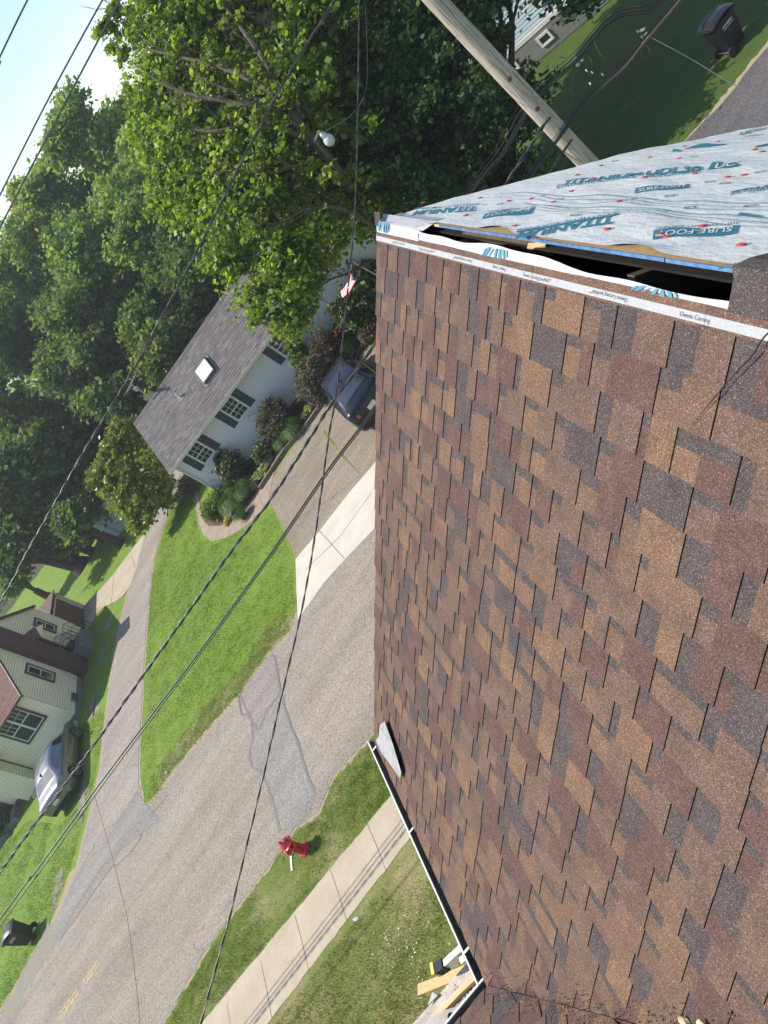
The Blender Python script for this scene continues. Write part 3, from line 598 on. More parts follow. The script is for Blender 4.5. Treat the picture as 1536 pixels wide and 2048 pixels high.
tag(blades('grass', ncl(scatter(LAWNC, 1000, 3), 3, 0.6, 0.6), 0.045, 0.013, MT['blade'], 7, lean=0.5), kind='stuff')
WESTL = [tuple(gp(*q)[:2]) for q in [(0, 1790), (0, 2020), (60, 1925), (100, 1845), (140, 1745), (180, 1600), (200, 1500), (210, 1420), (150, 1450), (185, 1480), (170, 1600), (120, 1650), (60, 1640), (0, 1700)]]
tag(blades('grass', ncl(scatter(WESTL, 600, 4), 4, 0.6, 0.6), 0.055, 0.015, MT['blade'], 8, lean=0.5), kind='stuff')
EDGE = np.concatenate([scatter(jag([(RF_[i][0], RF_[i][1] + 0.03), (RF_[i][0], RF_[i][1] + 1.3), (RF_[i + 1][0], RF_[i + 1][1] + 1.3), (RF_[i + 1][0], RF_[i + 1][1] + 0.05)], 0.01, 1, 1), 350, 50 + i) for i in range(6, len(RF_) - 1)])
tag(blades('grass', EDGE, 0.05, 0.02, MT['blade_dry'], 9, lean=0.6), kind='stuff')

# ================================================================== OWN HOUSE (where the camera is)
TAN = math.tan(0.6376473); CA, SA = math.cos(0.6376473), math.sin(0.6376473)
Z0 = 8.80784
UP = Vector((CA, 0, SA)); NR = Vector((-SA, 0, CA)); RO = Vector((0, 0, Z0))
OFS = (RO - CAMP).dot(UP)
def rp(u, y, h=0.0): return RO + UP * (u - OFS) + Vector((0, y, 0)) + NR * h      # u = distance up the slope, measured from under the camera
RAKE = 4.43; UT, UB = -0.35, -4.085; EXPO = 0.1445
house = empty('shingled_house', (0, 0, 0), 'house in the foreground with brown architectural shingles and an open ridge slot', 'house')
roof = MB().slab([rp(UB, -3, -0.012), rp(UB, RAKE - 0.02, -0.012), rp(-0.296, RAKE - 0.02, -0.012), rp(-0.296, -3, -0.012)], 0.016, d=-NR).build('roof', MT['osb'], house)

def valley(u): return -(rp(u, 0).x) * 1.0 - 0.09 + 0.0
rnd = random.Random(11)
def course(fr, ylo, yhi, u1, u0, k, out, clip=None):
    """one exposed course between slope distances u1 (top) and u0 (butt): alternating raised tabs and recessed shadow pieces"""
    y = yhi; raised = rnd.random() < 0.5
    while y > ylo:
        wd_ = rnd.uniform(0.07, 0.17) if raised else rnd.uniform(0.04, 0.125)
        if raised and rnd.random() < 0.18: wd_ += 0.07
        y2 = max(y - wd_, ylo)
        if y2 - ylo < 0.04: y2 = ylo
        if raised: c = rnd.choices(['g_mid', 'g_red', 'g_tan', 'g_warm', 'g_dark'], [36, 24, 11, 20, 9])[0]
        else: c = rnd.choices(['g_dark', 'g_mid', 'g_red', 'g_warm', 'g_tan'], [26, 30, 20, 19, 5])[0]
        out.append((fr, y2, y, u1, u0, raised, c, clip)); y = y2; raised = not raised
def piece(fr, ya, yb, u1, u0, raised, c, clip):
    hb, ht = (0.0092, 0.0038) if raised else (0.0050, -0.0008)
    u1x = u1 + 0.012; hx = ht - (hb - ht) * 0.08
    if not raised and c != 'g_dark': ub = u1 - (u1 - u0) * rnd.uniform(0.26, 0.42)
    elif raised and rnd.random() < 0.12 and c != 'g_dark': ub = u1 - (u1 - u0) * 0.3
    else: ub = None
    j0, j1 = rnd.uniform(-0.002, 0.002), rnd.uniform(-0.002, 0.002)
    def row(u, h):
        a, b = ya + 0.0007, yb - 0.0007
        if clip: a = max(a, clip(u)); b = max(b, clip(u))
        return fr(u, a, h), fr(u, b, h)
    hmid = None; mb = MB(); rows = [(u0 + (j0 if raised else 0), hb), (u1x, hx)]
    if ub is not None: rows.insert(1, (ub, hb + (hx - hb) * (ub - u0) / (u1x - u0)))
    tops = [row(u, h) for u, h in rows]
    bots = [row(rows[0][0], hb - 0.0075), row(rows[-1][0], hx - 0.005)]
    vs = [p for t in tops for p in t] + [p for t in bots for p in t]; n = len(tops)
    fs = [(2 * i, 2 * i + 2, 2 * i + 3, 2 * i + 1) for i in range(n - 1)]
    mis = [0] * (n - 1)
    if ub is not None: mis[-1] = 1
    b0 = 2 * n
    side = [(0, 1, b0 + 1, b0), (2 * n - 1, 2 * n - 2, b0 + 2, b0 + 3)]
    if n == 3: side += [(0, b0, b0 + 2, 4, 2), (1, 3, 5, b0 + 3, b0 + 1)]
    else: side += [(0, b0, b0 + 2, 2), (1, 3, b0 + 3, b0 + 1)]
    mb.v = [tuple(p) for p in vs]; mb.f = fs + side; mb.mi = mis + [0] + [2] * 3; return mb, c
out = []; nc = int(round((UT - UB) / EXPO)) + 1
for k in range(nc):
    u1 = UT - k * EXPO; u0 = u1 - EXPO
    if k == nc - 1: u0 = max(u0, UB - 0.02)
    jit = rnd.uniform(-0.0015, 0.0015)
    ylo = max(0.15, valley(u1) - 0.02) if -(rp(u1, 0).x) > 0.15 else 0.15
    course(lambda u, y, h: rp(u, y, h), ylo, RAKE + rnd.uniform(-0.004, 0.01), u1, u0, k, out, (lambda u: valley(u)) if ylo > 0.2 else None)
# the wing that meets it at the valley: plane rising towards -Y from its eave
WZ, WY = 7.03, 2.33
WUP = Vector((0, -CA, SA)); WNR = Vector((0, SA, CA)); WO = Vector((0, WY, WZ))
def wp(u, xx, h=0.0): return WO + WUP * u + Vector((xx, 0, 0)) + WNR * h
MB().slab([wp(0, -5.2, -0.012), wp(0, -2.4, -0.012), wp(2.2, -2.4 + 2.2 * CA, -0.012), wp(2.2, -5.2, -0.012)], 0.016, d=-WNR).build('roof', MT['osb'], house)
wing = []
for k in range(14):
    u0 = k * EXPO - 0.01; u1 = u0 + EXPO; xhi = -2.40 + u1 * CA + 0.12
    lst = []
    course(lambda u, x, h: wp(u, x, h), -5.2, xhi, u1, u0, k, lst)
    for (fr, a, b, p, q, rs, c, cl) in lst: wing.append((fr, a, b, p, q, rs, c, (lambda u: 99) and None))
near = sorted(out + wing, key=lambda t: (t[0]((t[3] + t[4]) / 2, (t[1] + t[2]) / 2, 0) - CAMP).length / math.sqrt(max(1e-4, (t[2] - t[1]))))
def wclip(mb):                                               # keep wing pieces on their side of the valley
    vs = []
    for v in mb.v:
        x, y, z = v; vs.append((min(x, -y * 1.0 - 0.085), y, z))
    mb.v = vs; return mb
wset = set(id(t) for t in wing); rest = {}
for i, t in enumerate(near):
    mb, c = piece(*t)
    if id(t) in wset: mb = wclip(mb)
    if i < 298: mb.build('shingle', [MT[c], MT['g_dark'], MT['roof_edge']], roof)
    else:
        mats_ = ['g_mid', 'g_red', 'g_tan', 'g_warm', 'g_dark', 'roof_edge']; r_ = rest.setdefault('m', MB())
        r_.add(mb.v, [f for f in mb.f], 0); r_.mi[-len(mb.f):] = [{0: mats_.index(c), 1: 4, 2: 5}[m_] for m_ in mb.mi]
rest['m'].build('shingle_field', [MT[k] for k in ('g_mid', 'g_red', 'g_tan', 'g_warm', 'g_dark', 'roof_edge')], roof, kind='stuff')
for sg in (0, 1):
    vv = [rp(u, valley(u) + 0.13, 0.001) if not sg else Vector((min(rp(u, 0).x - 0.13, 9), valley(u), 0)) for u in (-4.1, -1.9)]; ce = [Vector((rp(u, 0).x, valley(u), rp(u, 0, 0.004).z)) for u in (-4.1, -1.9)]
    if sg: vv = [Vector((v.x, v.y, WZ + (WY - v.y) * TAN + 0.001)) for v in vv]
    MB().slab([ce[0], ce[1], vv[1], vv[0]], 0.003).build('valley_flashing', MT['g_red'], roof)
# grit collected in the valley
R_ = np.random.default_rng(4); gr = MB()
for i in range(900):
    u = R_.uniform(-4.05, -2.0); y = valley(u) + R_.normal() * 0.05 * (1 + 0.3 * R_.random()); x = rp(u, 0).x
    p = rp(u, y, 0.014) if y > valley(u) else Vector((x, y, WZ + (WY - y) * TAN + 0.02)); q = R_.uniform(0.002, 0.005)
    gr.add([p + Vector((q, 0, 0)), p + Vector((-q * .6, q, 0)), p + Vector((-q * .5, -q, 0)), p + Vector((0, 0, q))], [(0, 1, 3), (1, 2, 3), (2, 0, 3)])
gr.build('loose_granules', MT['g_warm'], roof, kind='stuff')

# starter band: nailing strip, head lap and its printing
sub = house
def band(name, ua, ub, y0, y1, h, m, n=1, parent=house, wavy=0.0, th=0.003):
    mb = MB(); S = max(1, int((y1 - y0) / 0.05)) if wavy else 1; R = random.Random(int(ua * 1000)); ph = [R.uniform(0, 6) for _ in range(4)]
    def wv(y): return wavy * (math.sin(y * 4.1 + ph[0]) + 0.6 * math.sin(y * 9.3 + ph[1]) + 0.4 * math.sin(y * 21 + ph[2]))
    vs = []; 
    for i in range(S + 1):
        y = y0 + (y1 - y0) * i / S; vs += [rp(ua, y, h), rp(ub + wv(y), y, h), rp(ua, y, h - th), rp(ub + wv(y), y, h - th)]
    fs = []
    for i in range(S):
        a = 4 * i; fs += [(a, a + 1, a + 5, a + 4), (a + 1, a + 3, a + 7, a + 5), (a + 2, a, a + 4, a + 6), (a + 3, a + 2, a + 6, a + 7)]
    fs += [(0, 2, 3, 1), (4 * S, 4 * S + 1, 4 * S + 3, 4 * S + 2)]; mb.add(vs, fs); return mb.build(name, m, parent)
ys = [RAKE, 3.42, 2.55, 1.62, 0.62, -0.4]
for i in range(len(ys) - 1):
    y1, y0 = ys[i] - 0.001, ys[i + 1] + 0.001
    hl = band('head_lap', -0.36, -0.300, y0, y1, 0.0066 + 0.0004 * (i % 2), MT['g_mid' if i % 2 else 'g_warm'], wavy=0.0015, th=0.006)
    ns = band('nailing_strip', -0.352, -0.3255, y0, y1, 0.0078 + 0.0004 * (i % 2), MT['strip'])
DY, RY = Vector((0, -1, 0)), Vector((0, 1, 0))
for (y, sgn, t) in [(1.72, 1, 'Owens Corning'), (1.50, -1, 'SureNail\u2122'), (2.18, -1, 'Owens Corning SureNail\u2122'), (2.62, 1, 'Owens Corning SureNail\u2122'), (2.98, -1, 'Owens Corning'), (3.30, -1, 'Owens Corning SureNail\u2122'), (3.72, 1, 'Owens Corning SureNail\u2122'), (4.15, -1, 'Owens Corning SureNail\u2122')]:
    if sgn > 0: mb = text_mb(t, 0.0185, rp(-0.3445, y, 0.0092), DY, UP)
    else: mb = text_mb(t, 0.0185, rp(-0.3325, y - 0.22, 0.0092), RY, -UP)
    mb.build('lettering', MT['grey_ink'], ns)
# far slope: apex, sheathing, underlayment
APX, APZ, FT = 0.700, 9.290, 0.80
FN = Vector((FT, 0, 1)).normalized(); FD = Vector((1, 0, -FT)).normalized()
def wr(t, y): return min(1.0, max(0.0, t / 0.3)) * (0.0035 * math.sin(7 * t + 2.3 * y) + 0.0045 * math.sin(3.1 * y - 4 * t + 1) + 0.002 * math.sin(17 * y + 9 * t) + 0.0018 * math.sin(29 * t - 11 * y))
def fp(t, y, h=0.0): return Vector((APX, y, APZ - 0.012)) + FD * t + FN * (h + wr(t, y)) + Vector((0, 0, 0.011 * (3.4 - y) - 0.027 * t * t))
def drop(t): return 0.027 * t * t
def rs(y): return 0.011 * (3.4 - y)                         # the old ridge line is not quite level
def deckstrip(name, t0, t1, y0, y1, off, m, th=0.012):
    mb = MB(); n_ = 8
    for i in range(n_):
        ta, tb = t0 + (t1 - t0) * i / n_, t0 + (t1 - t0) * (i + 1) / n_
        q = [Vector((APX, y_, APZ - 0.012 - drop(t_) + rs(y_))) + FD * t_ - FN * off for t_, y_ in ((ta, y0), (tb, y0), (tb, y1), (ta, y1))]; mb.slab(q, th, d=-FN)
    return mb.build(name, m, house)
deckstrip('roof_deck', 0.032, 4.2, -3, RAKE, 0.006, MT['osb'])
bl = MB()
for i in range(3):
    ya, yb = [(3.66, 2.62), (2.61, 1.9), (1.89, -3)][i]; tt = 0.028 - 0.002 * i; o_ = Vector((APX, 0, APZ - 0.012))
    bl.slab([o_ + FD * tt + Vector((0, yb, rs(yb))) - FN * 0.005, o_ + FD * (tt + 0.006) + Vector((0, yb, rs(yb))) - FN * 0.005, o_ + FD * (tt + 0.006) + Vector((0, ya, rs(ya))) - FN * 0.005, o_ + FD * tt + Vector((0, ya, rs(ya))) - FN * 0.005], 0.011, d=-FN)
bl.build('sealed_board_edge', MT['blue_edge'], house)
NT, NY = 60, 110; T1 = 3.4; sh = MB(); vs = []
def edge_t(y):                                               # cut edge near the slot is ragged and curls
    if y > 3.72: return 0.0
    return 0.034 + 0.004 * (math.sin(y * 11) * 0.5 + 0.5) + (0.02 if math.sin(y * 6.3 + 1.2) > 0.75 else 0)
for j in range(NY + 1):
    y = -3 + (RAKE + 0.012 + 3) * j / NY; e = edge_t(y)
    for i in range(NT + 1):
        t = e + (T1 - e) * (i / NT) ** 1.3; lift = 0.003 + (0.012 * max(0, math.sin(y * 6.3 + 1.2)) ** 3 * max(0, 1 - (t - e) / 0.05) if y <= 3.72 else 0)
        if j == NY: lift -= 0.03
        vs.append(fp(t, y, lift))
fs = [(j * (NT + 1) + i, j * (NT + 1) + i + 1, (j + 1) * (NT + 1) + i + 1, (j + 1) * (NT + 1) + i) for j in range(NY) for i in range(NT)]
sh.add(vs, fs); under = sh.build('underlayment', MT['underlay'], house, smooth=True)
# lip on the near side and the part that still covers the ridge
lip = MB(); vs = []; S = 90
for i in range(S + 1):
    y = 1.0 + (RAKE - 1.0) * i / S
    top = -0.258 + 0.006 * math.sin(y * 5.2) + 0.004 * math.sin(y * 13 + 1) - 0.030 * max(0, min(1, (2.8 - y) / 1.2)) - 0.002
    if y > 3.74: top = -0.255
    n_ = 6
    for k in range(n_ + 1):
        u = -0.312 + (top + 0.312) * k / n_; vs.append(rp(u, y, 0.004 + 0.0012 * math.sin(u * 700) * (k > 1) + 0.003 * (k == n_)))
fs = [(i * 7 + k, i * 7 + k + 1, (i + 1) * 7 + k + 1, (i + 1) * 7 + k) for i in range(S) for k in range(6)]
lip.add(vs, fs); lp = lip.build('underlayment_lip', MT['lipcloth'], house, smooth=True)
wrap = MB(); vs = []; S = 24
for i in range(S + 1):
    y = 3.74 + 0.0 + (RAKE + 0.012 - 3.74) * i / S; rowp = []
    kk = min(1, i / 3)
    a = rp(-0.312, y, 0.006); b = rp(-0.245, y, 0.012); 
    c1 = Vector((APX - 0.03, y, APZ - 0.006)); c2 = Vector((APX + 0.01, y, APZ + 0.004)); c3 = fp(0.05, y, 0.004)
    if kk < 1: c1 = c1.lerp(fp(0.06, y, 0.004), 1 - kk); c2 = c2.lerp(fp(0.06, y, 0.004), 1 - kk); b = b.lerp(a, (1 - kk) * 0.4)
    rowp = [a, a.lerp(b, .5), b, c1, c2, c3, fp(0.10, y, 0.0035)]
    if i == S: rowp = [p - Vector((0, 0, 0.03)) for p in rowp]
    vs += rowp
fs = [(i * 7 + k, i * 7 + k + 1, (i + 1) * 7 + k + 1, (i + 1) * 7 + k) for i in range(S) for k in range(6)]
wrap.add(vs, fs); wrap.build('underlayment_fold', MT['lipcloth'], house, smooth=True)
# attic: gable, rafters, inside darkness painted black
at_ = MB(); 
for yy in (4.36,):
    at_.slab([Vector((-2.3, yy, 6.9)), Vector((APX - 0.1, yy, 9.18)), Vector((APX + 0.1, yy, 9.18)), Vector((3.6, yy, 6.3)), Vector((3.6, yy, 5.9)), Vector((-2.3, yy, 5.9))], 0.1, d=(0, -1, 0))
at_.build('gable_wall', MT['sid_cream'], house); at_ = MB(); at_.slab([Vector((-2.3, -2.9, 6.9)), Vector((APX - 0.1, -2.9, 9.18)), Vector((APX + 0.1, -2.9, 9.18)), Vector((3.6, -2.9, 6.3)), Vector((3.6, -2.9, 5.9)), Vector((-2.3, -2.9, 5.9))], 0.1, d=(0, -1, 0)); at_.build('gable_wall', MT['sid_cream'], house)
deckstrip('attic_shade_lining', 0.045, 4.2, -2.9, 4.25, 0.045, MT['attic'], 0.008)
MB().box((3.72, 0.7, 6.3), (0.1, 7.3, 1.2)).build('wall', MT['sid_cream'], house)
for y_ in (-2.88, 4.24): MB().slab([Vector((-2.3, y_, 6.9)), Vector((APX - 0.1, y_, 9.1)), Vector((APX + 0.1, y_, 9.1)), Vector((3.6, y_, 6.3)), Vector((3.6, y_, 5.9)), Vector((-2.3, y_, 5.9))], 0.02, d=(0, -1, 0)).build('attic_shade_lining', MT['attic'], house)
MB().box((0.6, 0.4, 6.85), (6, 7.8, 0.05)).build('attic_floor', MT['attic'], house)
MB().slab([rp(UB + 0.1, -3, -0.05), rp(UB + 0.1, 4.2, -0.05), rp(-0.31, 4.2, -0.05), rp(-0.31, -3, -0.05)], 0.01, d=-NR).build('attic_shade_lining', MT['attic'], house)
for y in (3.42, 2.08, 3.0, 1.0, 0.4):
    if y == 3.0: continue
    r_ = MB(); R3 = Matrix((FD, Vector((0, 1, 0)), FN)).transposed(); r_.box(Vector((APX - 0.06, y, APZ - 0.125)) + FD * 0.6, (1.2, 0.038, 0.12), R=R3); r_.build('rafter', MT['oldwood'] if y > 1.5 else MT['attic'], house)
rb = MB(); rb.box((APX + 0.03, 3.05, 9.19), (0.03, 0.78, 0.05)); rb.build('blocking', MT['oldwood'], house)
rb = MB(); q = at(1150, 540, 1)
for i, (yy, ln) in enumerate([(2.72, 0.16)]): rb.slab([Vector((APX - 0.005, yy + 0.05, 9.222)), Vector((APX + 0.02, yy + 0.07, 9.222)), Vector((APX + 0.04, yy - 0.06, 9.222)), Vector((APX + 0.02, yy - 0.06, 9.222))], 0.008)
rb.build('split_board', MT['newboard'], house)
# printing on the underlayment (flat ink on the sheet)
def onf(p, h=0.0058):
    d_ = p - Vector((APX, 0, APZ - 0.012)); return fp(d_.dot(FD), p.y, h)
def fxy(px, py):
    p = onp(px, py, (APX, 0, APZ - 0.012), FN)
    for _ in range(6):
        t = (p - Vector((APX, 0, APZ - 0.012))).dot(FD); k_ = rs(p.y) - drop(t); p = onp(px, py, (APX, 0, APZ - 0.012 + k_), FN)
    return p - Vector((0, 0, k_))
def inkrow(words, px, py, size, flip, m='teal_ink', sp=1.0, off=0.004, shear=0.3):
    o_ = fxy(px, py); mb = text_mb(words, size, o_, RY if flip else DY, -FD if flip else FD * -1.0, off, onf, shear, spread=sp)
    return mb
def ink(words, px, py, size, flip, m='teal_ink', sp=1.0, off=0.004, shear=0.3):
    ex = RY if flip else DY; ey = -FD if flip else FD     # flip: letters stand towards the ridge
    o_ = fxy(px, py); mb = text_mb(words, size, o_, ex, ey, off, onf, shear if not flip else shear, spread=sp); mb.build('lettering', MT[m], under)
def swoosh(px, py, ln, hh, flip, m='teal_ink'):
    ex = RY if flip else DY; ey = -FD if flip else FD; o_ = fxy(px, py); mb = MB(); S = 14
    a = []; b = []
    for i in range(S + 1):
        x = ln * i / S; y = 0.10 * hh * math.sin(i / S * 6.28); t_ = hh * (0.9 if 1 < i < S else 0.35)
        a.append(onf(o_ + ex * x + ey * (y + t_))); b.append(onf(o_ + ex * x + ey * y))
    mb.add(a + b, [(i, i + 1, S + 2 + i, S + 1 + i) for i in range(S)]); mb.build('printed_emblem', MT[m], under)
def logo(px, py, ln, hh, flip):
    swoosh(px, py, ln, hh, flip)
    ex = RY if flip else DY; ey = -FD if flip else FD; o_ = fxy(px, py) + ex * ln * 0.08 + ey * hh * 0.18
    mb = text_mb('SURE-FOOT', hh * 0.72, o_, ex, ey, 0.002, lambda p: onf(p, 0.0072), 0.3, spread=ln * 0.8 / (hh * 0.72 * 5.6)); mb.build('lettering', MT['underlay'], under)
    mb = text_mb('SLIP RESISTANT SURFACE', hh * 0.3, fxy(px, py) + ex * ln * 0.05 + ey * hh * 1.05, ex, ey, 0.0, onf, 0.2, spread=ln * 0.9 / (hh * 0.3 * 13)); mb.build('lettering', MT['teal_ink'], under)
def ink2(words, p0, p1, p2, m='teal_ink', h=0.0058, off=0.02):
    """lettering fitted between a baseline start p0, baseline end p1 and the top of the first letter p2"""
    O, A_, T_ = fxy(*p0), fxy(*p1), fxy(*p2)
    mb = text_mb(words, 1.0, (0, 0, 0), (1, 0, 0), (0, 1, 0), off); xs = [v[0] for v in mb.v]; w0, w1 = min(xs), max(xs)
    mb.v = [tuple(onf(O + (A_ - O) * ((x - w0) / (w1 - w0)) + (T_ - O) * (y / 0.72), h)) for x, y, z in mb.v]
    mb.build('lettering', MT[m], under)
def plate(ps, m='teal_ink', h=0.0052):
    P_ = [fxy(*p) for p in ps]; mb = MB(); vs = []; S = 12
    for i in range(S + 1):                              # ps: lower start, lower end, upper end, upper start
        t = i / S; wv_ = 0.12 * math.sin(t * 6.28); a = P_[0].lerp(P_[1], t); b = P_[3].lerp(P_[2], t); d = b - a
        vs += [onf(a + d * wv_, h), onf(a + d * (0.5 + wv_), h), onf(b + d * wv_, h)]
    mb.add(vs, [f for i in range(S) for f in ((3 * i, 3 * i + 3, 3 * i + 4, 3 * i + 1), (3 * i + 1, 3 * i + 4, 3 * i + 5, 3 * i + 2))]); mb.build('printed_emblem', MT[m], under)
ink2('TITANIUM', (1231, 439), (1040, 468), (1226, 452), off=0.03)
ink2('SYNTHETIC ROOFING', (1234, 430), (1035, 461), (1233, 435), off=0.01)
plate([(1239, 433), (1034, 465), (1034, 468), (1238, 437)])
plate([(1478, 452), (1308, 466), (1305, 482), (1474, 468)]); ink2('SURE-FOOT', (1466, 456), (1316, 469), (1463, 465), 'underlay', 0.0074, .01)
ink2('SLIP RESISTANT SURFACE', (1478, 447), (1312, 461), (1477, 450.5), off=0.005)
plate([(1070, 414), (970, 427), (963, 439), (1064, 428)]); ink2('SURE-FOOT', (1062, 417), (974, 428), (1059, 424), 'underlay', 0.0074, .01)
ink2('SLIP RESISTANT', (1070, 410), (975, 422), (1069, 413), off=0.005)
ink2('TITANIUM', (957, 411), (832, 424), (951, 421), off=0.03)
ink2('SYNTHETIC ROOFING', (958, 406), (830, 419), (957, 409), off=0.01)
ink2('TITANIUM', (1122, 373), (1282, 357), (1131, 365), off=0.03); ink2('UDL30', (1290, 356), (1403, 345), (1296, 346), off=0.03)
ink2('SYNTHETIC ROOFING', (1112, 378.5), (1270, 362), (1115, 373), off=0.015); ink2('UNDERLAYMENT', (1285, 360), (1398, 350), (1288, 354), off=0.015)
plate([(1269, 388), (1379, 376), (1378, 368), (1272, 380)]); ink2('SURE-FOOT', (1276, 386), (1372, 375), (1279, 381), 'underlay', 0.0074, .01)
plate([(1415, 343), (1481, 335), (1472, 327), (1424, 328)]); ink2('UC', (1428, 340), (1470, 334), (1434, 330), 'underlay', 0.0074, .03)
ink2('TITANIUM', (1452, 392), (1600, 362), (1462, 382), off=0.03); ink2('SYNTHETIC ROOFING', (1497, 388), (1640, 360), (1499, 382), off=0.01)
plate([(1368, 302), (1452, 294), (1452, 290), (1400, 293)]); plate([(1510, 297), (1590, 286), (1590, 280), (1515, 292)]); plate([(1345, 308), (1364, 307), (1364, 304), (1348, 304)])
ink2('TITANIUM', (1497, 524), (1440, 536), (1494, 533), 'cyan_ink', off=.02)
plate([(1474, 448 - 12), (1525, 437), (1520, 433), (1480, 431)], 'cyan_ink'); ink2('SURE-FOOT', (1480, 272), (1536, 262), (1482, 267))
for k, (py0, ln) in enumerate([(395, 3.2), (399, 3.0), (403, 3.1), (410, 2.4), (414, 2.2), (418, 1.8)]):
    o_ = fxy(1000 + 14 * k, py0 - 8 + 2 * k); mb = MB(); S = 50; vs = []
    for i in range(S + 1):
        x = ln * i / S; yy = 0.018 * math.sin(x * 7 + k * 0.5) + 0.01 * math.sin(x * 3.1 + k); hw = 0.0022 if k % 3 else 0.0036
        vs += [onf(o_ + DY * x + FD * (yy - hw)), onf(o_ + DY * x + FD * (yy + hw))]
    mb.add(vs, [(2 * i, 2 * i + 2, 2 * i + 3, 2 * i + 1) for i in range(S)]); mb.build('printed_line', MT['teal_ink'], under)
for (px, py) in [(1000, 352 + 55), (1120, 398), (1260, 402), (1380, 420), (1500, 412), (1450, 368), (1310, 352), (1230, 325), (1150, 436), (1420, 365), (1340, 395), (1010, 420), (1090, 392), (1520, 345), (1390, 315)]:
    o_ = fxy(px, py); mb = MB(); n_ = 10; a_ = [onf(o_ + DY * 0.028 * math.cos(2 * math.pi * i / n_) + FD * 0.016 * math.sin(2 * math.pi * i / n_)) for i in range(n_)]; b_ = [onf(o_ + DY * 0.020 * math.cos(2 * math.pi * i / n_) + FD * 0.009 * math.sin(2 * math.pi * i / n_)) for i in range(n_)]
    mb.add(a_ + b_, [(i, (i + 1) % n_, n_ + (i + 1) % n_, n_ + i) for i in range(n_)]); mb.build('printed_mark', MT['teal_ink'], under)
# light blue leaf emblem on the lip and on the fold
def emblem(y, u0, s_, fn):
    mb = MB()
    def lobe(x0, x1, k0, k1, c0, c1):                    # one curved leaf lobe between two veins
        vs = []; n_ = 6
        for i in range(n_ + 1):
            t = i / n_; u = u0 + 0.047 * (k0 + (k1 - k0) * t); bow = math.sin(math.pi * t)
            a_, b_ = x0 + (c0 - x0) * t - 0.001 * bow, x1 + (c1 - x1) * t + 0.002 * bow
            vs += [fn(y - a_ * s_ * .9, u), fn(y - b_ * s_ * .9, u)]
        mb.add(vs, [(2 * i, 2 * i + 1, 2 * i + 3, 2 * i + 2) for i in range(n_)])
    for q in [(-0.030, -0.022, 0, .8, -0.010, 0.000), (-0.012, 0.000, 0, 1, 0.010, 0.034), (0.018, 0.024, 0, .9, 0.050, 0.058), (0.060, 0.076, 0, 1, 0.074, 0.084), (0.094, 0.116, 0, 1, 0.098, 0.108), (0.134, 0.146, .1, 1, 0.120, 0.138), (0.160, 0.166, .3, 1, 0.150, 0.158)]: lobe(*q)
    mb.build('printed_emblem', MT['cyan_ink'], lp)
emblem(2.95, -0.272, 1.3, lambda y, u: rp(-.303 + (u + .272) * .78, y, 0.0085)); emblem(1.92, -0.275, 1.2, lambda y, u: rp(-.305 + (u + .275) * .36, y, 0.0085)); emblem(4.36, -0.258, 1.3, lambda y, u: rp(-.30 + (u + .258) * 1.3, y, 0.0145))
# red plastic caps of the nails
for (px, py) in [(1320, 472), (1215, 462), (1483, 490), (1335, 476), (1030, 455), (932, 432), (1017, 400), (1143, 385), (1107, 405), (1238, 408), (1155, 352), (1202, 333), (1188, 362), (1390, 352), (1455, 355), (1488, 350), (1300, 318), (1358, 318), (1370, 297), (1437, 285), (960, 396), (1510, 300), (1062, 398), (848, 408), (868, 416), (1525, 303), (1290, 360), (1405, 455)]:
    p_ = onf(fxy(px, py), 0.005); mb = MB().lathe([(0.0145, 0), (0.013, 0.0025), (0.004, 0.0035)], p_, 10, ax=FN); mb.build('nail_cap', MT['red_cap'], under)
# cap shingle folded across the ridge, small starter piece at the far rake
def cap(y0, y1, ua, tb, lift, m, nm='ridge_cap_shingle', lab=None):
    mb = MB(); pr = [rp(ua, 0, 0.010 + lift), rp(-0.225, 0, 0.018 + lift), Vector((APX - 0.012, 0, APZ + 0.052 + lift)), Vector((APX + 0.02, 0, APZ + 0.046 + lift)), fp(tb, 0, 0.022 + lift)]
    a = [p + Vector((0, y0, 0)) for p in pr]; b = [p + Vector((0, y1 + (0.02 if i == 2 else 0) - i * 0.008, 0)) for i, p in enumerate(pr)]
    dn = [p - Vector((0, 0, 0.006)) for p in a] + [p - Vector((0, 0, 0.006)) for p in b]; n_ = len(pr); vs = a + b + dn
    fs = [(i, i + 1, n_ + i + 1, n_ + i) for i in range(n_ - 1)] + [(2 * n_ + i, 3 * n_ + i, 3 * n_ + i + 1, 2 * n_ + i + 1) for i in range(n_ - 1)]
    fs += [(n_ + i, n_ + i + 1, 3 * n_ + i + 1, 3 * n_ + i) for i in range(n_ - 1)] + [(i, 2 * n_ + i, 2 * n_ + i + 1, i + 1) for i in range(n_ - 1)] + [(0, n_, 3 * n_, 2 * n_), (n_ - 1, 3 * n_ - 1, 4 * n_ - 1, 2 * n_ - 1)]
    mb.add(vs, fs); mb.build(nm, m, house, label=lab)
cap(-1.0, 1.545, -0.305, 0.085, 0.0, MT['g_dark'], lab='charcoal cap shingle folded over the ridge')
pc = MB().slab([rp(-0.272, RAKE + 0.005, 0.012), rp(-0.272, RAKE - 0.1, 0.012), rp(-0.195, RAKE - 0.095, 0.018), rp(-0.195, RAKE + 0.005, 0.018)], 0.006, d=-NR); pc.build('starter_piece', MT['g_dark'], house)
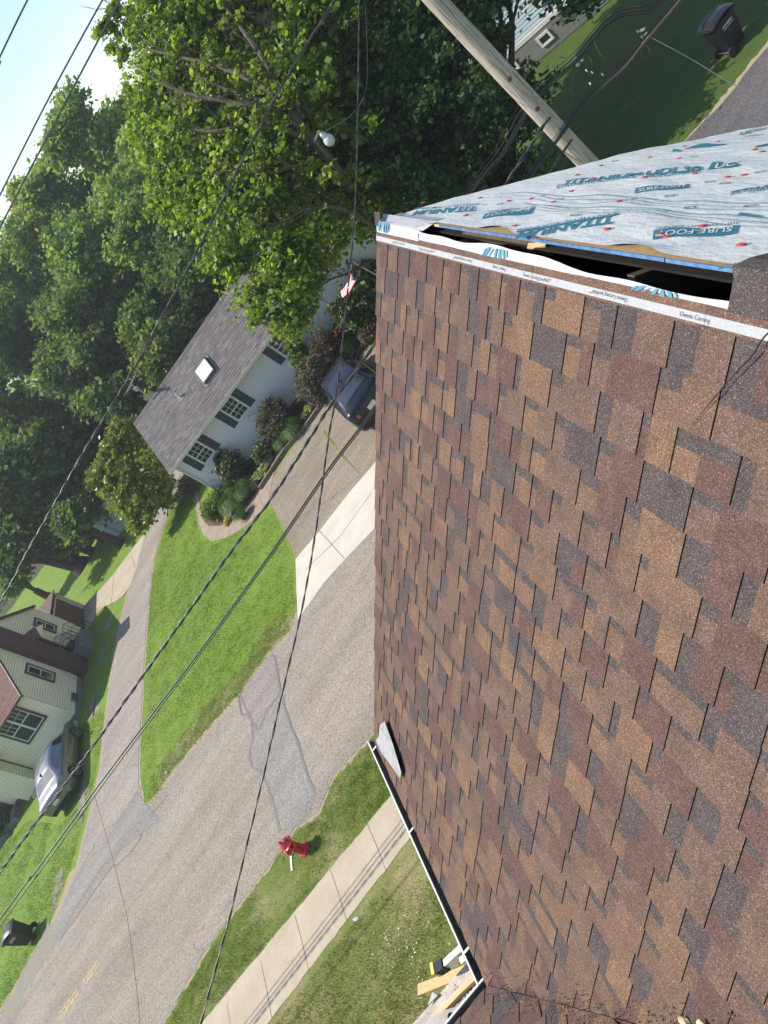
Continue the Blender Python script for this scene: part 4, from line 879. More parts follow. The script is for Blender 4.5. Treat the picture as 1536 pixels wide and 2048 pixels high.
# eave gutters
def gutter(o, d, nrm, ln, name, miter=0.0):
    o, d, nrm = Vector(o), Vector(d), Vector(nrm); up = Vector((0, 0, 1)); prof = [(0.0, 0.0), (0.0, -0.095), (0.07, -0.100), (0.088, -0.05), (0.100, -0.012), (0.100, 0.0), (0.090, 0.0), (0.090, -0.012), (0.078, -0.048), (0.062, -0.092), (0.004, -0.088), (0.004, 0.0)]
    mb = MB(); n_ = len(prof)
    a = [o + nrm * x + up * z for x, z in prof]; b = [o + d * (ln + miter * x) + nrm * x + up * z for x, z in prof]
    mb.add(a + b, [(i, (i + 1) % n_, n_ + (i + 1) % n_, n_ + i) for i in range(n_)])
    for k, f in enumerate(mb.f): mb.mi[k] = 1 if k in (7, 8, 9, 10) else 0
    mb.f += [tuple(range(n_ - 1, -1, -1)), tuple(range(n_, 2 * n_))]; mb.mi += [0, 0]
    return mb.build(name, [MT['white'], MT['gutter_in']], house)
EX, EZ = -2.430, 6.970
g1 = gutter((EX, RAKE + 0.10, EZ), (0, -1, 0), (-1, 0, 0), RAKE + 0.10 - 2.335, 'gutter', miter=1.0 * 0 - 1.0)
g2 = gutter((EX - 0.0, 2.335, EZ - 0.004), (-1, 0, 0), (0, 1, 0), 2.8, 'gutter')
for y in (3.55, 2.62, 4.4):
    MB().box((EX - 0.048, y, EZ + 0.004), (0.100, 0.014, 0.004)).build('gutter_hanger', MT['white'], g1)
for x in (-3.3,):
    MB().box((x, 2.335 + 0.048, EZ), (0.014, 0.100, 0.004)).build('gutter_hanger', MT['white'], g2)
de = MB().slab([rp(UB - 0.015, RAKE + 0.1 - 0.1, -0.004), rp(UB - 0.015, 2.34, -0.004), rp(UB + 0.03, 2.34, -0.004), rp(UB + 0.03, RAKE, -0.004)], 0.004, d=-NR); de.build('drip_edge', MT['roof_edge'], house)
fa = MB().box((EX + 0.02, (RAKE + 2.3) / 2, 6.86), (0.03, RAKE - 2.3, 0.2)); fa.box((-3.6, 2.31, 6.86), (2.4, 0.03, 0.2)); fa.build('fascia', MT['white'], house)
wl = MB(); wl.box((1.0, 0.3, 3.35), (5.4, 8.0, 6.7)); wl.box((-3.4, -0.2, 3.35), (3.6, 4.6, 6.7)); wl.build('wall', MT['sid_cream'], house)

# ================================================================== THINGS LYING ON OR BY THE HOUSE
def rpx(px, py, h=0.0):
    return onp(px, py, rp(-2, 0, h), NR)
fl = MB(); pts = [rpx(759.5, 1450, 0.03), rpx(768.6, 1443, 0.035), rpx(786, 1490, 0.035), rpx(802.5, 1546, 0.035), rpx(799.6, 1556, 0.03), rpx(777, 1524, 0.03), rpx(763, 1506, 0.025), rpx(751.7, 1482, 0.02), rpx(757, 1472, 0.02)]
fl.slab(pts, 0.0015); fl.add([pts[1], pts[2], pts[3], pts[3] + Vector((0.012, 0, 0.012)), pts[2] + Vector((0.012, 0, 0.014)), pts[1] + Vector((0.012, 0, 0.012))], [(0, 1, 4, 5), (1, 2, 3, 4)])
fl.build('metal_flashing', MT['sheet'], label='bent strip of galvanised flashing lying by the gutter end', cat='flashing')
cr = MB().tube(smoothpts([rpx(1383, 852, 0.014), rpx(1420, 806, 0.016), rpx(1447, 774, 0.02), rpx(1475, 742, 0.022), rpx(1505, 710, 0.022), rpx(1530, 672, 0.026), rpx(1560, 655, 0.03), rpx(1620, 640, 0.03)], 4), [0.0008] * 4 + [0.0016] * 8 + [0.0022] * 12 + [0.003] * 5, 6)
cr.build('black_cord', MT['roof_tar'], label='thin black cord lying across the shingles below the ridge cap', cat='cord')
def chunk(name, px, py, s_, m, seed, lab, cat, h=0.02, fn=rpx):
    R = random.Random(seed); bm = bmesh.new(); bmesh.ops.create_icosphere(bm, subdivisions=2, radius=1)
    for v in bm.verts: v.co = Vector((v.co.x * s_[0], v.co.y * s_[1], v.co.z * s_[2])) * R.uniform(0.75, 1.2)
    me = bpy.data.meshes.new(name); bm.to_mesh(me); bm.free(); me.materials.append(m); o = bpy.data.objects.new(name, me); COL.objects.link(o); o.location = fn(px, py, h); o.rotation_euler = (0.3, -0.5, R.uniform(0, 3)); return tag(o, lab, cat)
chunk('foam_scrap', 1368, 2042, (0.020, 0.013, 0.009), MT['foam'], 3, 'cream foam crumb on the shingles in the valley, left one of two', 'foam scrap')
chunk('foam_scrap', 1404, 2050, (0.018, 0.014, 0.009), MT['foam'], 5, 'cream foam crumb on the shingles in the valley, right one of two', 'foam scrap')
# scaffold platform below the gutter corner
ZP = 5.75
def c5(a, b): return (820 + a / 8.533, 1870 + b / 8.533)
plat = empty('scaffold_platform', gp(*c5(700, 1000), ZP), 'dusty plywood work platform just below the gutter corner', 'platform')
def pw(name, pts, z, th, m, lab=None):
    return MB().slab([gp(*c5(*q), z) for q in pts], th).build(name, m, plat, label=lab)
pw('deck_board', [(40, 1520), (930, 525), (1100, 470), (1260, 640), (1500, 900), (1500, 1700), (300, 2100), (-200, 1900)], ZP, 0.025, MT['plaster'])
pw('timber_batten', [(330, 1400), (520, 1220), (780, 950), (1180, 570), (1240, 640), (850, 1010), (620, 1250), (430, 1420)], ZP + 0.05, 0.045, MT['newboard'], 'pale new pine batten')
pw('grey_board', [(-100, 1590), (560, 1290), (1130, 1110), (1160, 1140), (1000, 1330), (760, 1600), (300, 1900), (-200, 1800)], ZP + 0.09, 0.04, MT['greyboard'], 'weathered grey board with a pipe collar')
c_ = gp(*c5(718, 1402), ZP + 0.095); MB().lathe([(0.028, 0), (0.03, 0.02), (0.021, 0.022), (0.020, 0.002)], c_, 18).build('pipe_collar', MT['black_iron'], plat)
R = random.Random(8); db = MB()
for i in range(90):
    a, b = R.uniform(750, 1200), R.uniform(800, 1200); p = gp(*c5(a, b), ZP + 0.006); s_ = R.uniform(0.003, 0.012); db.box(p, (s_, s_ * 1.6, 0.006), rz=R.uniform(0, 3))
db.build('rubble', MT['apron'], plat, kind='stuff')
pw('torn_scrap', [(1040, 830), (1090, 800), (1010, 960), (990, 990), (970, 950)], ZP + 0.012, 0.006, MT['oldwood'])
osb = MB().slab([gp(*c5(*q), ZP - 0.10) for q in [(128, 835), (500, 690), (930, 505), (900, 700), (640, 830), (130, 1035)]], 0.011)
osb.build('strand_board_offcut', MT['osb'], label='yellow strand board offcut poking out over the lawn from the platform', cat='board')
lad = empty('ladder', gp(*c5(700, 480), ZP + 0.1), 'aluminium ladder with a yellow and black rail foot under the gutter', 'ladder')
def rail(q0, q1, z, wd_, ht, nm, m, par=lad):
    a, b = gp(*c5(*q0), z), gp(*c5(*q1), z); d = b - a; mb = MB(); Rz = math.atan2(d.y, d.x); mb.box((a + b) / 2, (d.length, wd_, ht), rz=Rz); return mb.build(nm, m, par)
rail((600, 530), (1010, 150), ZP + 0.14, 0.045, 0.085, 'rail', MT['alu']); rail((890, 450), (1060, 270), ZP + 0.12, 0.05, 0.05, 'rung', MT['alu'])
rail((470, 590), (610, 500), ZP + 0.15, 0.075, 0.09, 'rail_foot', MT['rubber']); rail((425, 600), (470, 572), ZP + 0.15, 0.085, 0.095, 'foot_cap', MT['yellowplastic'])
MB().slab([gp(*c5(*q), ZP + 0.03) for q in [(380, 970), (470, 1030), (300, 1200)]], 0.004).build('grey_tarp_corner', MT['sheet'], plat)

# ================================================================== UTILITY POLE AND WIRES
PX, PY = 4.9, 12.53
pole = empty('utility_pole', (PX, PY, 0), 'weathered grey wooden utility pole rising behind the ridge', 'utility pole')
pm = MB(); n_ = 34; prof = []
for i in range(n_): z = 12.5 * i / (n_ - 1); prof.append((0.186 - 0.0048 * z * 1.1 + 0.0012 * math.sin(z * 9), z))
pm.lathe(prof, (0, 0, 0), 28); part(pole, 'shaft', pm, MT['pole'], smooth=True)
def onpole(px, py, dep=0.0):
    z = onp(px, py, (PX, PY - 0.17, 0), (0, 1, 0)).z; v = Vector((CAMP.x - PX, CAMP.y - PY, 0)).normalized(); r_ = 0.186 - 0.0053 * z; return Vector((v.x * (r_ + dep), v.y * (r_ + dep), z)), v
for (px, py) in [(1078, 215), (1027, 148)]:
    p_, v_ = onpole(px, py, -0.012); kb = MB().lathe([(0.05, 0), (0.04, 0.014), (0.018, 0.022), (0.0, 0.012)], p_, 12, ax=v_); part(pole, 'knot', kb, MT['oldwood'])
for i, (px, py) in enumerate([(905, 40), (935, 78), (965, 112), (1000, 160), (1040, 172), (1062, 205), (1100, 225), (985, 130), (1120, 280), (950, 60)]):
    p_, v_ = onpole(px, py, -0.004); q = v_.cross(Vector((0, 0, 1))); st = MB().tube([p_ - q * 0.05 * (i % 3 + 1) / 2 + Vector((0, 0, 0.01)), p_, p_ + q * 0.04 + Vector((0, 0, 0.012))], 0.0022, 4); part(pole, 'scratch_wire', st, MT['bare_wire'])
bt = MB(); p_, v_ = onpole(1121, 262, 0.0); bt.box(p_ + v_ * 0.02, (0.05, 0.06, 0.16)); part(pole, 'clamp', bt, MT['steel'])

def wire(pts, r, m, lab, grp=None, twist=0, name='utility_wire'):
    P = smoothpts(pts, 8)
    if not twist: mb = MB().tube(P, r, 6)
    else:
        mb = MB(); L_ = 0; Q = [[] for _ in range(twist)]; dense = []
        for a, b in zip(P[:-1], P[1:]):
            k = max(1, int((b - a).length / 0.05))
            for i in range(k): dense.append(a.lerp(b, i / k))
        for i, p in enumerate(dense[:-1]):
            t = (dense[i + 1] - p).normalized(); u_ = t.orthogonal().normalized(); u_ = (Vector((0, 0, 1)) - t * t.z).normalized(); v_ = t.cross(u_); L_ += (dense[i + 1] - p).length
            for k in range(twist):
                a = L_ * 2 * math.pi / 0.55 + k * 2 * math.pi / twist; rr = r * (0.95 if twist == 2 else 1.1); Q[k].append(p + (u_ * math.cos(a) + v_ * math.sin(a)) * rr)
        for k in range(twist): mb.tube(Q[k], r * (1 if k else 0.8), 5, mi=0 if k else 1)
    return mb.build(name, [m, MT['cable_grey']], smooth=True, label=lab, cat='wire', group=grp)
def pl(pix, y, pre=None, post=None):
    o = [onp(a, b, (0, y, 0), (0, 1, 0)) for a, b in pix]
    if pre: o = [Vector(p) for p in pre] + o
    if post: o += [Vector(p) for p in post]
    return o
GW = 'overhead wires strung from the pole'
w1 = [(670, 0), (610, 95), (540, 215), (470, 350), (390, 510), (330, 622), (265, 742), (170, 900), (100, 1024), (50, 1112), (0, 1205)]
wire(pl(w1, 12.5, pre=[(4.9, 12.5, 9.27)], post=[(-11, 12.5, 8.72), (-25, 12.5, 8.9), (-42, 12.5, 9.3)]), 0.0125, MT['cable'], 'twisted service cable crossing in front of the woods and the grey house roof', twist=2)
w3 = [(790, 630), (748, 690), (705, 751), (662, 809), (600, 908), (539, 1002), (462, 1103), (400, 1191), (290, 1345), (187, 1491), (100, 1610), (0, 1745)]
wire(pl(w3, 12.42, pre=[(4.9, 12.38, 5.5), (2.3, 12.4, 5.47)], post=[(-24, 12.45, 6.2), (-42, 12.5, 6.6)]), 0.019, MT['cable'], 'thick twisted cable crossing above the driveway and the silver car', twist=2)
w4 = [(770, 785), (732, 839), (649, 949), (546, 1100), (400, 1302), (300, 1434), (187, 1584), (66, 1750), (0, 1838)]
wire(pl(w4, 12.36, pre=[(4.9, 12.34, 4.95), (2.2, 12.35, 4.92)], post=[(-25, 12.4, 5.75), (-42, 12.5, 6.0)]), 0.018, MT['cable'], 'lowest cable over the road, the upper one of a close pair')
wire([p + Vector((0, 0.08, -0.075 - 0.055 * max(0, min(1, (-p.x - 6) / 8)))) for p in pl(w4, 12.36, pre=[(4.9, 12.34, 5.0), (2.2, 12.35, 4.97)], post=[(-25, 12.4, 5.75), (-42, 12.5, 6.0)])], 0.014, MT['cable'], 'lowest cable over the road, the lower one of a close pair')
wire(pl([(110, -100), (55, 0), (0, 113), (-60, 240)], 12.5, pre=[(4.9, 12.5, 12.45)], post=[(-8, 12.5, 12.4), (-42, 12.5, 12.9)]), 0.011, MT['cable_grey'], 'overhead line crossing the sky, highest of three')
wire(pl([(270, -110), (205, 0), (100, 192), (0, 390), (-60, 515)], 12.5, pre=[(4.9, 12.5, 11.9)], post=[(-10, 12.5, 11.5), (-42, 12.5, 12.0)]), 0.011, MT['cable_grey'], 'overhead line crossing the sky, middle of three')
wire(pl([(330, -160), (240, 0), (120, 225), (0, 455), (-50, 560)], 12.6, pre=[(4.9, 12.6, 11.6)], post=[(-10, 12.6, 11.3), (-42, 12.6, 11.8)]), 0.012, MT['cable_grey'], 'overhead line touching the tree tip, lowest of three')
w2 = [((718, -60), 12.6), ((718, 0), 12.4), ((716, 200), 12.0), ((711, 400), 11.6), ((698.5, 550), 11.3), ((685, 683), 11.0), ((673.6, 782), 10.8), ((658.6, 866), 10.6), ((645, 965), 10.4), ((625.4, 1100), 10.15), ((600, 1235), 9.9), ((561, 1400), 9.6), ((530, 1537), 9.35), ((507, 1634), 9.2), ((480, 1745), 9.0), ((462, 1823), 8.85), ((432, 1934), 8.65), ((401, 2048), 8.45), ((360, 2180), 8.2), ((290, 2400), 7.9)]
wire([(4.9, 12.45, 9.6)] + [at(a[0], a[1], d_) for a, d_ in w2], 0.009, MT['cable'], 'service cable running down the picture over the road and the hydrant', twist=2)
w7 = [((187, 1584), 15.2), ((215, 1680), 14.2), ((240, 1775), 13.4), ((256, 1846), 12.8), ((270, 1950), 12.1), ((280, 2048), 11.5), ((290, 2200), 10.8)]
wire([at(a[0], a[1], d_) for a, d_ in w7], 0.0045, MT['cable'], 'thin black drop wire hanging from the lowest cables over the road')
A8 = [(1340, -20), (1299, 16), (1275, 22), (1244, 27), (1212, 49), (1180, 85), (1152, 120), (1081, 185), (1048, 229), (1005, 305), (977, 338), (950, 375), (900, 450)]
for i, (dx, dz, r_) in enumerate([(0, 0, 0.024), (0.0, 0.06, 0.013), (0, -0.05, 0.015), (0, 0.11, 0.006)]):
    wire([p + Vector((0, 0.02 * i, dz * (1 + 0.3 * math.sin(k)))) for k, p in enumerate(pl(A8, 12.78))], r_, MT['cable'], ['thickest black cable of the bundle passing behind the pole', 'medium black cable just above the thickest one behind the pole', 'lowest black cable of the bundle passing behind the pole', 'thin uppermost wire of the bundle passing behind the pole'][i], 'cables passing behind the pole')
B8 = [(1400, -60), (1353, 0), (1293, 71), (1244, 131), (1173.5, 201), (1130, 261), (1081, 326), (1048, 375), (1000, 440)]
for i, (dz, r_, m_) in enumerate([(0, 0.021, 'cable'), (0.045, 0.011, 'cable'), (-0.04, 0.015, 'timber'), (0.09, 0.006, 'cable'), (-0.075, 0.012, 'cable')]):
    wire([p + Vector((0, 0.02 * i, dz * (1.6 if p.x > 5.6 else 0.6))) for k, p in enumerate(pl(B8, 12.30))], r_, MT[m_], ['thickest black cable clamped across the front of the pole', 'thin black cable just above the thickest one in front of the pole', 'brown weathered cable crossing in front of the pole', 'thin uppermost wire crossing in front of the pole', 'lowest black cable crossing in front of the pole'][i], 'cables passing in front of the pole')
wire([at(a, b, d_) for a, b, d_ in [(1292, 70, 14.6), (1304, 76, 14.2), (1380, 117, 12.0), (1456, 163, 10.0), (1536, 202, 8.4), (1640, 262, 7)]], 0.006, MT['bare_wire'], 'thin grey drop wire from the cable clamp across the shaded lawn')
for lbs, pts in zip(['long loose wire hanging from the front clamp over the dark lawn', 'short loose wire end beside the thick black cable', 'long loose wire hanging from the rear splice', 'small closed wire loop just below the front clamp', 'small closed wire loop beside the rear splice'], [[(1290, 80), (1275, 130), (1245, 165), (1215, 195), (1185, 222)], [(1186, 75), (1196, 100), (1207, 118)], [(1143, 125), (1145, 180), (1140, 215), (1133, 240)], [(1285, 82), (1282, 108), (1292, 115), (1300, 105), (1288, 82)], [(1165, 118), (1178, 112), (1185, 130), (1182, 145), (1178, 152)]]):
    wire([at(a, b, 14.3) for a, b in pts], 0.004, MT['cable'], lbs, 'loose wire loops', name='wire_loop')
wire([at(a, b, 14.6) for a, b in [(728, -20), (733, 60), (734, 160), (722, 205)]] + [at(690, 240, 16.5), at(650, 262, 18.3)], 0.004, MT['cable_grey'], 'thin wire running down to the globe street light')
for (px, py, s_, d_, lb) in [(1154, 122, 0.10, 14.2, 'small metal cable splice on the bundle behind the pole'), (1285, 73, 0.13, 14.2, 'metal clamp holding the drop wire on the front cables')]:
    mb = MB(); c_ = at(px, py, d_); R = random.Random(px)
    for i in range(9): mb.box(c_ + Vector((R.uniform(-1, 1), R.uniform(-1, 1), R.uniform(-1, 1))) * s_ * 0.8, (s_ * R.uniform(.3, .8), s_ * 0.22, s_ * 0.3), rz=R.uniform(0, 3))
    mb.build('cable_splice', MT['steel'], label=lb, cat='cable clamp')
for i, (px, py) in enumerate([(1173, 141), (1184, 145), (1180, 167), (1205, 149)]):
    MB().box(at(px, py, 14.2), (0.02, 0.02, 0.045), rz=i).build('wire_connector', MT['white'], label=['white wire connector nearest the rear splice', 'white wire connector just right of the nearest one', 'lowest white wire connector below the rear splice', 'white wire connector farthest from the rear splice'][i], cat='connector', group='white wire connectors')

# ================================================================== HYDRANT, BINS, SMALL THINGS ON THE VERGE
hb_ = gp(611, 1700); hy = empty('fire_hydrant', (hb_.x, hb_.y, 0), 'red fire hydrant on the verge beside the road patch', 'fire hydrant', rz=rad(-60)); hy.scale = (1.16, 1.16, 1.0)
part(hy, 'barrel', MB().lathe([(0.15, 0), (0.155, 0.03), (0.15, 0.05), (0.108, 0.055), (0.102, 0.10), (0.102, 0.52), (0.115, 0.54)], seg=24), MT['red'], True)
part(hy, 'bonnet', MB().lathe([(0.165, 0.54), (0.17, 0.55), (0.17, 0.575), (0.15, 0.58), (0.12, 0.585), (0.115, 0.60), (0.105, 0.645), (0.075, 0.685), (0.05, 0.70), (0.045, 0.72)], seg=24), MT['red'], True)
part(hy, 'operating_nut', MB().lathe([(0.035, 0.715), (0.035, 0.75), (0.024, 0.752), (0.022, 0.785)], seg=5), MT['red'])
part(hy, 'reflective_marker', MB().lathe([(0.03, 0.0), (0.018, 0.05), (0.004, 0.085)], (0.035, 0.05, 0.69), 8), MT['white'])
for d_, r_ in (((1, 0, 0), 0.055), ((-1, 0, 0), 0.055), ((0, -1, 0), 0.072)):
    q = Vector(d_); part(hy, 'nozzle_cap', MB().lathe([(r_ * 0.9, 0.08), (r_ * 0.9, 0.125), (r_ * 1.15, 0.128), (r_ * 1.15, 0.165), (r_ * 0.9, 0.172), (0.02, 0.176), (0.02, 0.195)], Vector((0, 0, 0.42)), 12, ax=q), MT['red'], False)
for k in range(8):
    a = k * math.pi / 4; part(hy, 'flange_bolt', MB().lathe([(0.014, 0), (0.014, 0.03)], (0.148 * math.cos(a), 0.148 * math.sin(a), 0.575), 6), MT['red'])
for k in range(8):
    a = k * math.pi / 4 + 0.2; part(hy, 'base_bolt', MB().lathe([(0.014, 0), (0.014, 0.03)], (0.133 * math.cos(a), 0.133 * math.sin(a), 0.045), 6), MT['red'])
a, b = gp(583, 1706), gp(586, 1745); st = MB().box((0, 0, 0.02), ((b - a).length * .85, 0.06, 0.03)); st.box((-0.16, 0.03, 0.025), (0.1, 0.06, 0.05)); o = st.build('white_offcut', MT['white'], label='white painted wood offcut lying beside the fire hydrant', cat='board')
o.location = (a + b) / 2; o.rotation_euler = (0, 0, math.atan2(b.y - a.y, b.x - a.x))
c_ = gp(712, 1838, 0.03); chunk('paper_plate', 712, 1838, (0.07, 0.05, 0.008), MT['white'], 9, 'crumpled white scrap on the dry lawn near the sidewalk', 'litter', fn=lambda x, y, h: gp(x, y, 0.04))
R = random.Random(21); db = MB()
for i in range(110):
    x, y = R.gauss(812, 42), R.gauss(1905, 42)
    if not (735 < x < 900 and 1700 < y < 2040): continue
    p = gp(x, y, 0.045); s_ = R.uniform(0.004, 0.02); db.box(p, (s_ * R.uniform(.5, 1.6), s_, 0.006), rz=R.uniform(0, 3), R=Matrix.Rotation(R.uniform(-.7, .7), 3, 'X') @ Matrix.Rotation(R.uniform(0, 3), 3, 'Z'))
db.build('roofing_debris', MT['white'], kind='stuff')
chunk('pink_scrap', 333, 1545, (0.07, 0.06, 0.03), MT['petal'] if False else MT['strip'], 4, 'small pale scrap at the tip of the sunny lawn', 'litter', fn=lambda x, y, h: gp(x, y, 0.06))

def bin_(loc, rz, lab, open_=0.0):
    b = empty('wheelie_bin', loc, lab, 'trash bin', 'black wheeled trash bins', rz)
    bd = MB(); z0, z1 = 0.10, 0.93; B = [(-0.20, -0.24), (0.22, -0.24), (0.22, 0.24), (-0.20, 0.24)]; T = [(-0.34, -0.29), (0.30, -0.29), (0.30, 0.29), (-0.34, 0.29)]
    lv = [(z0, 0.0), (0.35, 0.3), (0.355, 0.33), (0.8, 0.86), (z1, 1.0)]; vs = []
    for z, t in lv: vs += [(B[i][0] * (1 - t) + T[i][0] * t, B[i][1] * (1 - t) + T[i][1] * t, z) for i in range(4)]
    fs = [(4 * j + i, 4 * j + (i + 1) % 4, 4 * j + 4 + (i + 1) % 4, 4 * j + 4 + i) for j in range(4) for i in range(4)] + [(3, 2, 1, 0), (16, 17, 18, 19)]
    bd.add(vs, fs); bd.box((-0.02, -0.31, 0.915), (0.68, 0.03, 0.04)); bd.box((-0.02, 0.31, 0.915), (0.68, 0.03, 0.04)); bd.box((-0.355, 0, 0.915), (0.03, 0.65, 0.04)); part(b, 'body', bd, MT['plastic'])
    ld = MB(); n = 8; vs = []
    for i in range(n + 1):
        x = -0.40 + 0.76 * i / n; h = 0.945 + 0.085 * math.sin(math.pi * min(1, (i / n) * 0.9 + 0.08)) + 0.02 * i / n
        for y, dz in ((-0.33, -0.03), (-0.31, 0), (-0.16, 0.035), (-0.14, 0.02), (0.14, 0.02), (0.16, 0.035), (0.31, 0), (0.33, -0.03)): vs.append((x, y, h + dz * (1 if 0 < i < n else 0.4)))
    fs = [(i * 8 + k, (i + 1) * 8 + k, (i + 1) * 8 + k + 1, i * 8 + k + 1) for i in range(n) for k in range(7)] + [tuple(range(7, -1, -1)), tuple(n * 8 + k for k in range(8))]
    ld.add(vs, fs); part(b, 'lid', ld, MT['plastic'])
    part(b, 'handle', MB().tube([(0.31, -0.25, 0.93), (0.39, -0.25, 0.96), (0.39, 0.25, 0.96), (0.31, 0.25, 0.93)], 0.016, 8), MT['plastic'])
    part(b, 'axle', MB().tube([(0.25, -0.30, 0.125), (0.25, 0.30, 0.125)], 0.013, 8), MT['steel'])
    for sy in (-1, 1):
        wl_ = part(b, 'wheel', MB().lathe([(0.085, -0.03), (0.122, -0.028), (0.125, 0), (0.122, 0.028), (0.085, 0.03)], (0.25, sy * 0.285, 0.125), 20, ax=(0, 1, 0)), MT['rubber'])
        rm = MB()
        for k in range(8): a = k * math.pi / 4; rm.tube([(0.25 + 0.02 * math.cos(a), sy * 0.322, 0.125 + 0.02 * math.sin(a)), (0.25 + 0.08 * math.cos(a), sy * 0.322, 0.125 + 0.08 * math.sin(a))], 0.006, 4)
        r_ = rm.build('spokes', MT['cable_grey']); r_.parent = wl_
    # white stencil (illegible at this distance): a logo block over a line of small marks, on both sides
    mk = MB(); R = random.Random(5)
    for sy in (-1, 1):
        for i in range(7): mk.box((-0.16 + i * 0.045, sy * (0.2915 + 0.0), 0.76), (0.03, 0.008, R.uniform(0.035, 0.06)))
        for i in range(9): mk.box((-0.165 + i * 0.035, sy * 0.286, 0.69), (0.022, 0.008, 0.022))
    part(b, 'stencil', mk, MT['lettering'])
    return b
L_ = (gp(75, 1840) + gp(70, 1888)) / 2; bin_((L_.x - 0.25, L_.y, 0.0), rad(3), 'black wheeled trash bin standing on grass by the gravel road edge')
b2 = bin_((11.62, 18.18, 0.0), rad(176), 'black wheeled trash bin in shade beside the shaded road')

# ================================================================== CARS
def car(name, loc, rz, lab, m, kind='sedan', cat='car'):
    c = empty(name, loc, lab, cat, None, rz)           # local: +X forward
    if kind == 'sedan': ST = [(-2.36, .42, .90, .70, .92, .62), (-2.28, .30, .98, .82, 1.03, .70), (-1.9, .22, 1.0, .90, 1.08, .74), (-1.70, .20, 1.0, .91, 1.11, .72), (-1.05, .19, .99, .92, 1.37, .58), (-.55, .19, .97, .93, 1.44, .57), (.1, .19, .96, .93, 1.45, .58), (.55, .19, .95, .93, 1.40, .59), (1.25, .19, .94, .92, 1.02, .72), (1.35, .19, .94, .92, 0.985, .74), (1.85, .22, .88, .88, .90, .70), (2.2, .28, .76, .80, .78, .62), (2.36, .38, .62, .62, .64, .5)]
    else: ST = [(-2.30, .38, 1.02, .78, 1.05, .66), (-2.22, .26, 1.06, .86, 1.12, .70), (-1.95, .22, 1.08, .91, 1.22, .68), (-1.45, .20, 1.07, .92, 1.50, .60), (-.9, .20, 1.06, .93, 1.58, .60), (0, .20, 1.04, .93, 1.60, .60), (.5, .20, 1.02, .93, 1.56, .60), (1.15, .20, 1.0, .92, 1.14, .72), (1.25, .20, 1.0, .92, 1.08, .74), (1.8, .24, .95, .88, 1.0, .70), (2.15, .30, .82, .80, .86, .6), (2.3, .4, .66, .6, .68, .5)]
    def ring(st):
        x, zb, belt, w, zt, wr_ = st; mid = (zb + belt) / 2
        h = [(0, zb), (w * .9, zb), (w * .985, zb + .1), (w, mid), (w * .99, belt - .09), (w * .955, belt), (wr_ + (w * .955 - wr_) * .12, zt - (zt - belt) * .12 - .005), (wr_ * .93, zt - .005), (wr_ * .5, zt + .02), (0, zt + .027)]
        return [(x, y, z) for y, z in h] + [(x, -y, z) for y, z in h[-2:0:-1]]
    # refine stations
    S2 = []
    for a, b in zip(ST[:-1], ST[1:]):
        for t in (0, .5): S2.append(tuple(a[i] * (1 - t) + b[i] * t for i in range(6)))
    S2.append(ST[-1]); rings = [ring(s_) for s_ in S2]; n = len(rings[0]); mb = MB()
    mb.add([p for r_ in rings for p in r_], [(j * n + i, (j + 1) * n + i, (j + 1) * n + (i + 1) % n, j * n + (i + 1) % n) for j in range(len(rings) - 1) for i in range(n)] + [tuple(range(n)), tuple(range(len(rings) * n - 1, (len(rings) - 1) * n - 1, -1))])
    body = part(c, 'body', mb, m, smooth=True)
    try:
        bm = bmesh.new(); bm.from_mesh(body.data); bmesh.ops.recalc_face_normals(bm, faces=bm.faces); bm.to_mesh(body.data); bm.free()
    except Exception: pass
    def P(x, i, off=0.004):
        for a, b in zip(ST[:-1], ST[1:]):
            if a[0] <= x <= b[0]:
                t = (x - a[0]) / (b[0] - a[0]); st = tuple(a[k] * (1 - t) + b[k] * t for k in range(6)); break
        r_ = ring(st); k = int(i); f = i - k; p = Vector(r_[k]).lerp(Vector(r_[k + 1]), f) if f else Vector(r_[k]); return p
    def panel(nm, xs, i0, i1, mt, sgn, off=0.006, tp=None):
        mb = MB(); vs = []; N_ = 5
        for k, x in enumerate(xs):
            lo, hi = i0, i1
            if tp: hi = i0 + (i1 - i0) * tp[k]
            for j in range(N_ + 1):
                p = P(x, lo + (hi - lo) * j / N_)
                p = Vector((p.x, (p.y + off) * sgn if abs(p.y) > 0.01 or sgn < 0 else p.y, p.z + off * 0.6)); vs.append(p)
        mb.add(vs, [(k * (N_ + 1) + j, (k + 1) * (N_ + 1) + j, (k + 1) * (N_ + 1) + j + 1, k * (N_ + 1) + j + 1) for k in range(len(xs) - 1) for j in range(N_)])
        return part(c, nm, mb, mt, True)
    if kind == 'sedan': sidex, wsx, rwx, tp = [-1.35, -1.0, -.55, .1, .55, .95], (1.18, .62), (-1.62, -1.10), [.55, .95, 1, 1, 1, .5]
    else: sidex, wsx, rwx, tp = [-1.75, -1.45, -.9, 0, .5, .9], (1.08, .56), (-1.9, -1.48), [.6, .95, 1, 1, 1, .55]
    for sg in (1, -1): panel('side_window', sidex, 5.12, 5.92, MT['autoglass'], sg, 0.008, tp)
    def screen(nm, x0, x1, inset=.08):
        mb = MB(); vs = []; K = 4
        for k in range(K + 1):
            x = x0 + (x1 - x0) * k / K
            for i in [7, 7.6, 8.3, 9]:
                p = P(x, i) if i < 9 else P(x, 9); vs.append(Vector((p.x, p.y * .95, p.z + .010)))
            for i in [8.3, 7.6, 7]:
                p = P(x, i); vs.append(Vector((p.x, -p.y * .95, p.z + .010)))
        mb.add(vs, [(k * 7 + j, (k + 1) * 7 + j, (k + 1) * 7 + j + 1, k * 7 + j + 1) for k in range(K) for j in range(6)]); return part(c, nm, mb, MT['autoglass'], True)
    screen('windscreen', *wsx); screen('rear_window', *rwx)
    xe = ST[0][0]; xf = ST[-1][0]; w_ = .92
    wx = 1.36
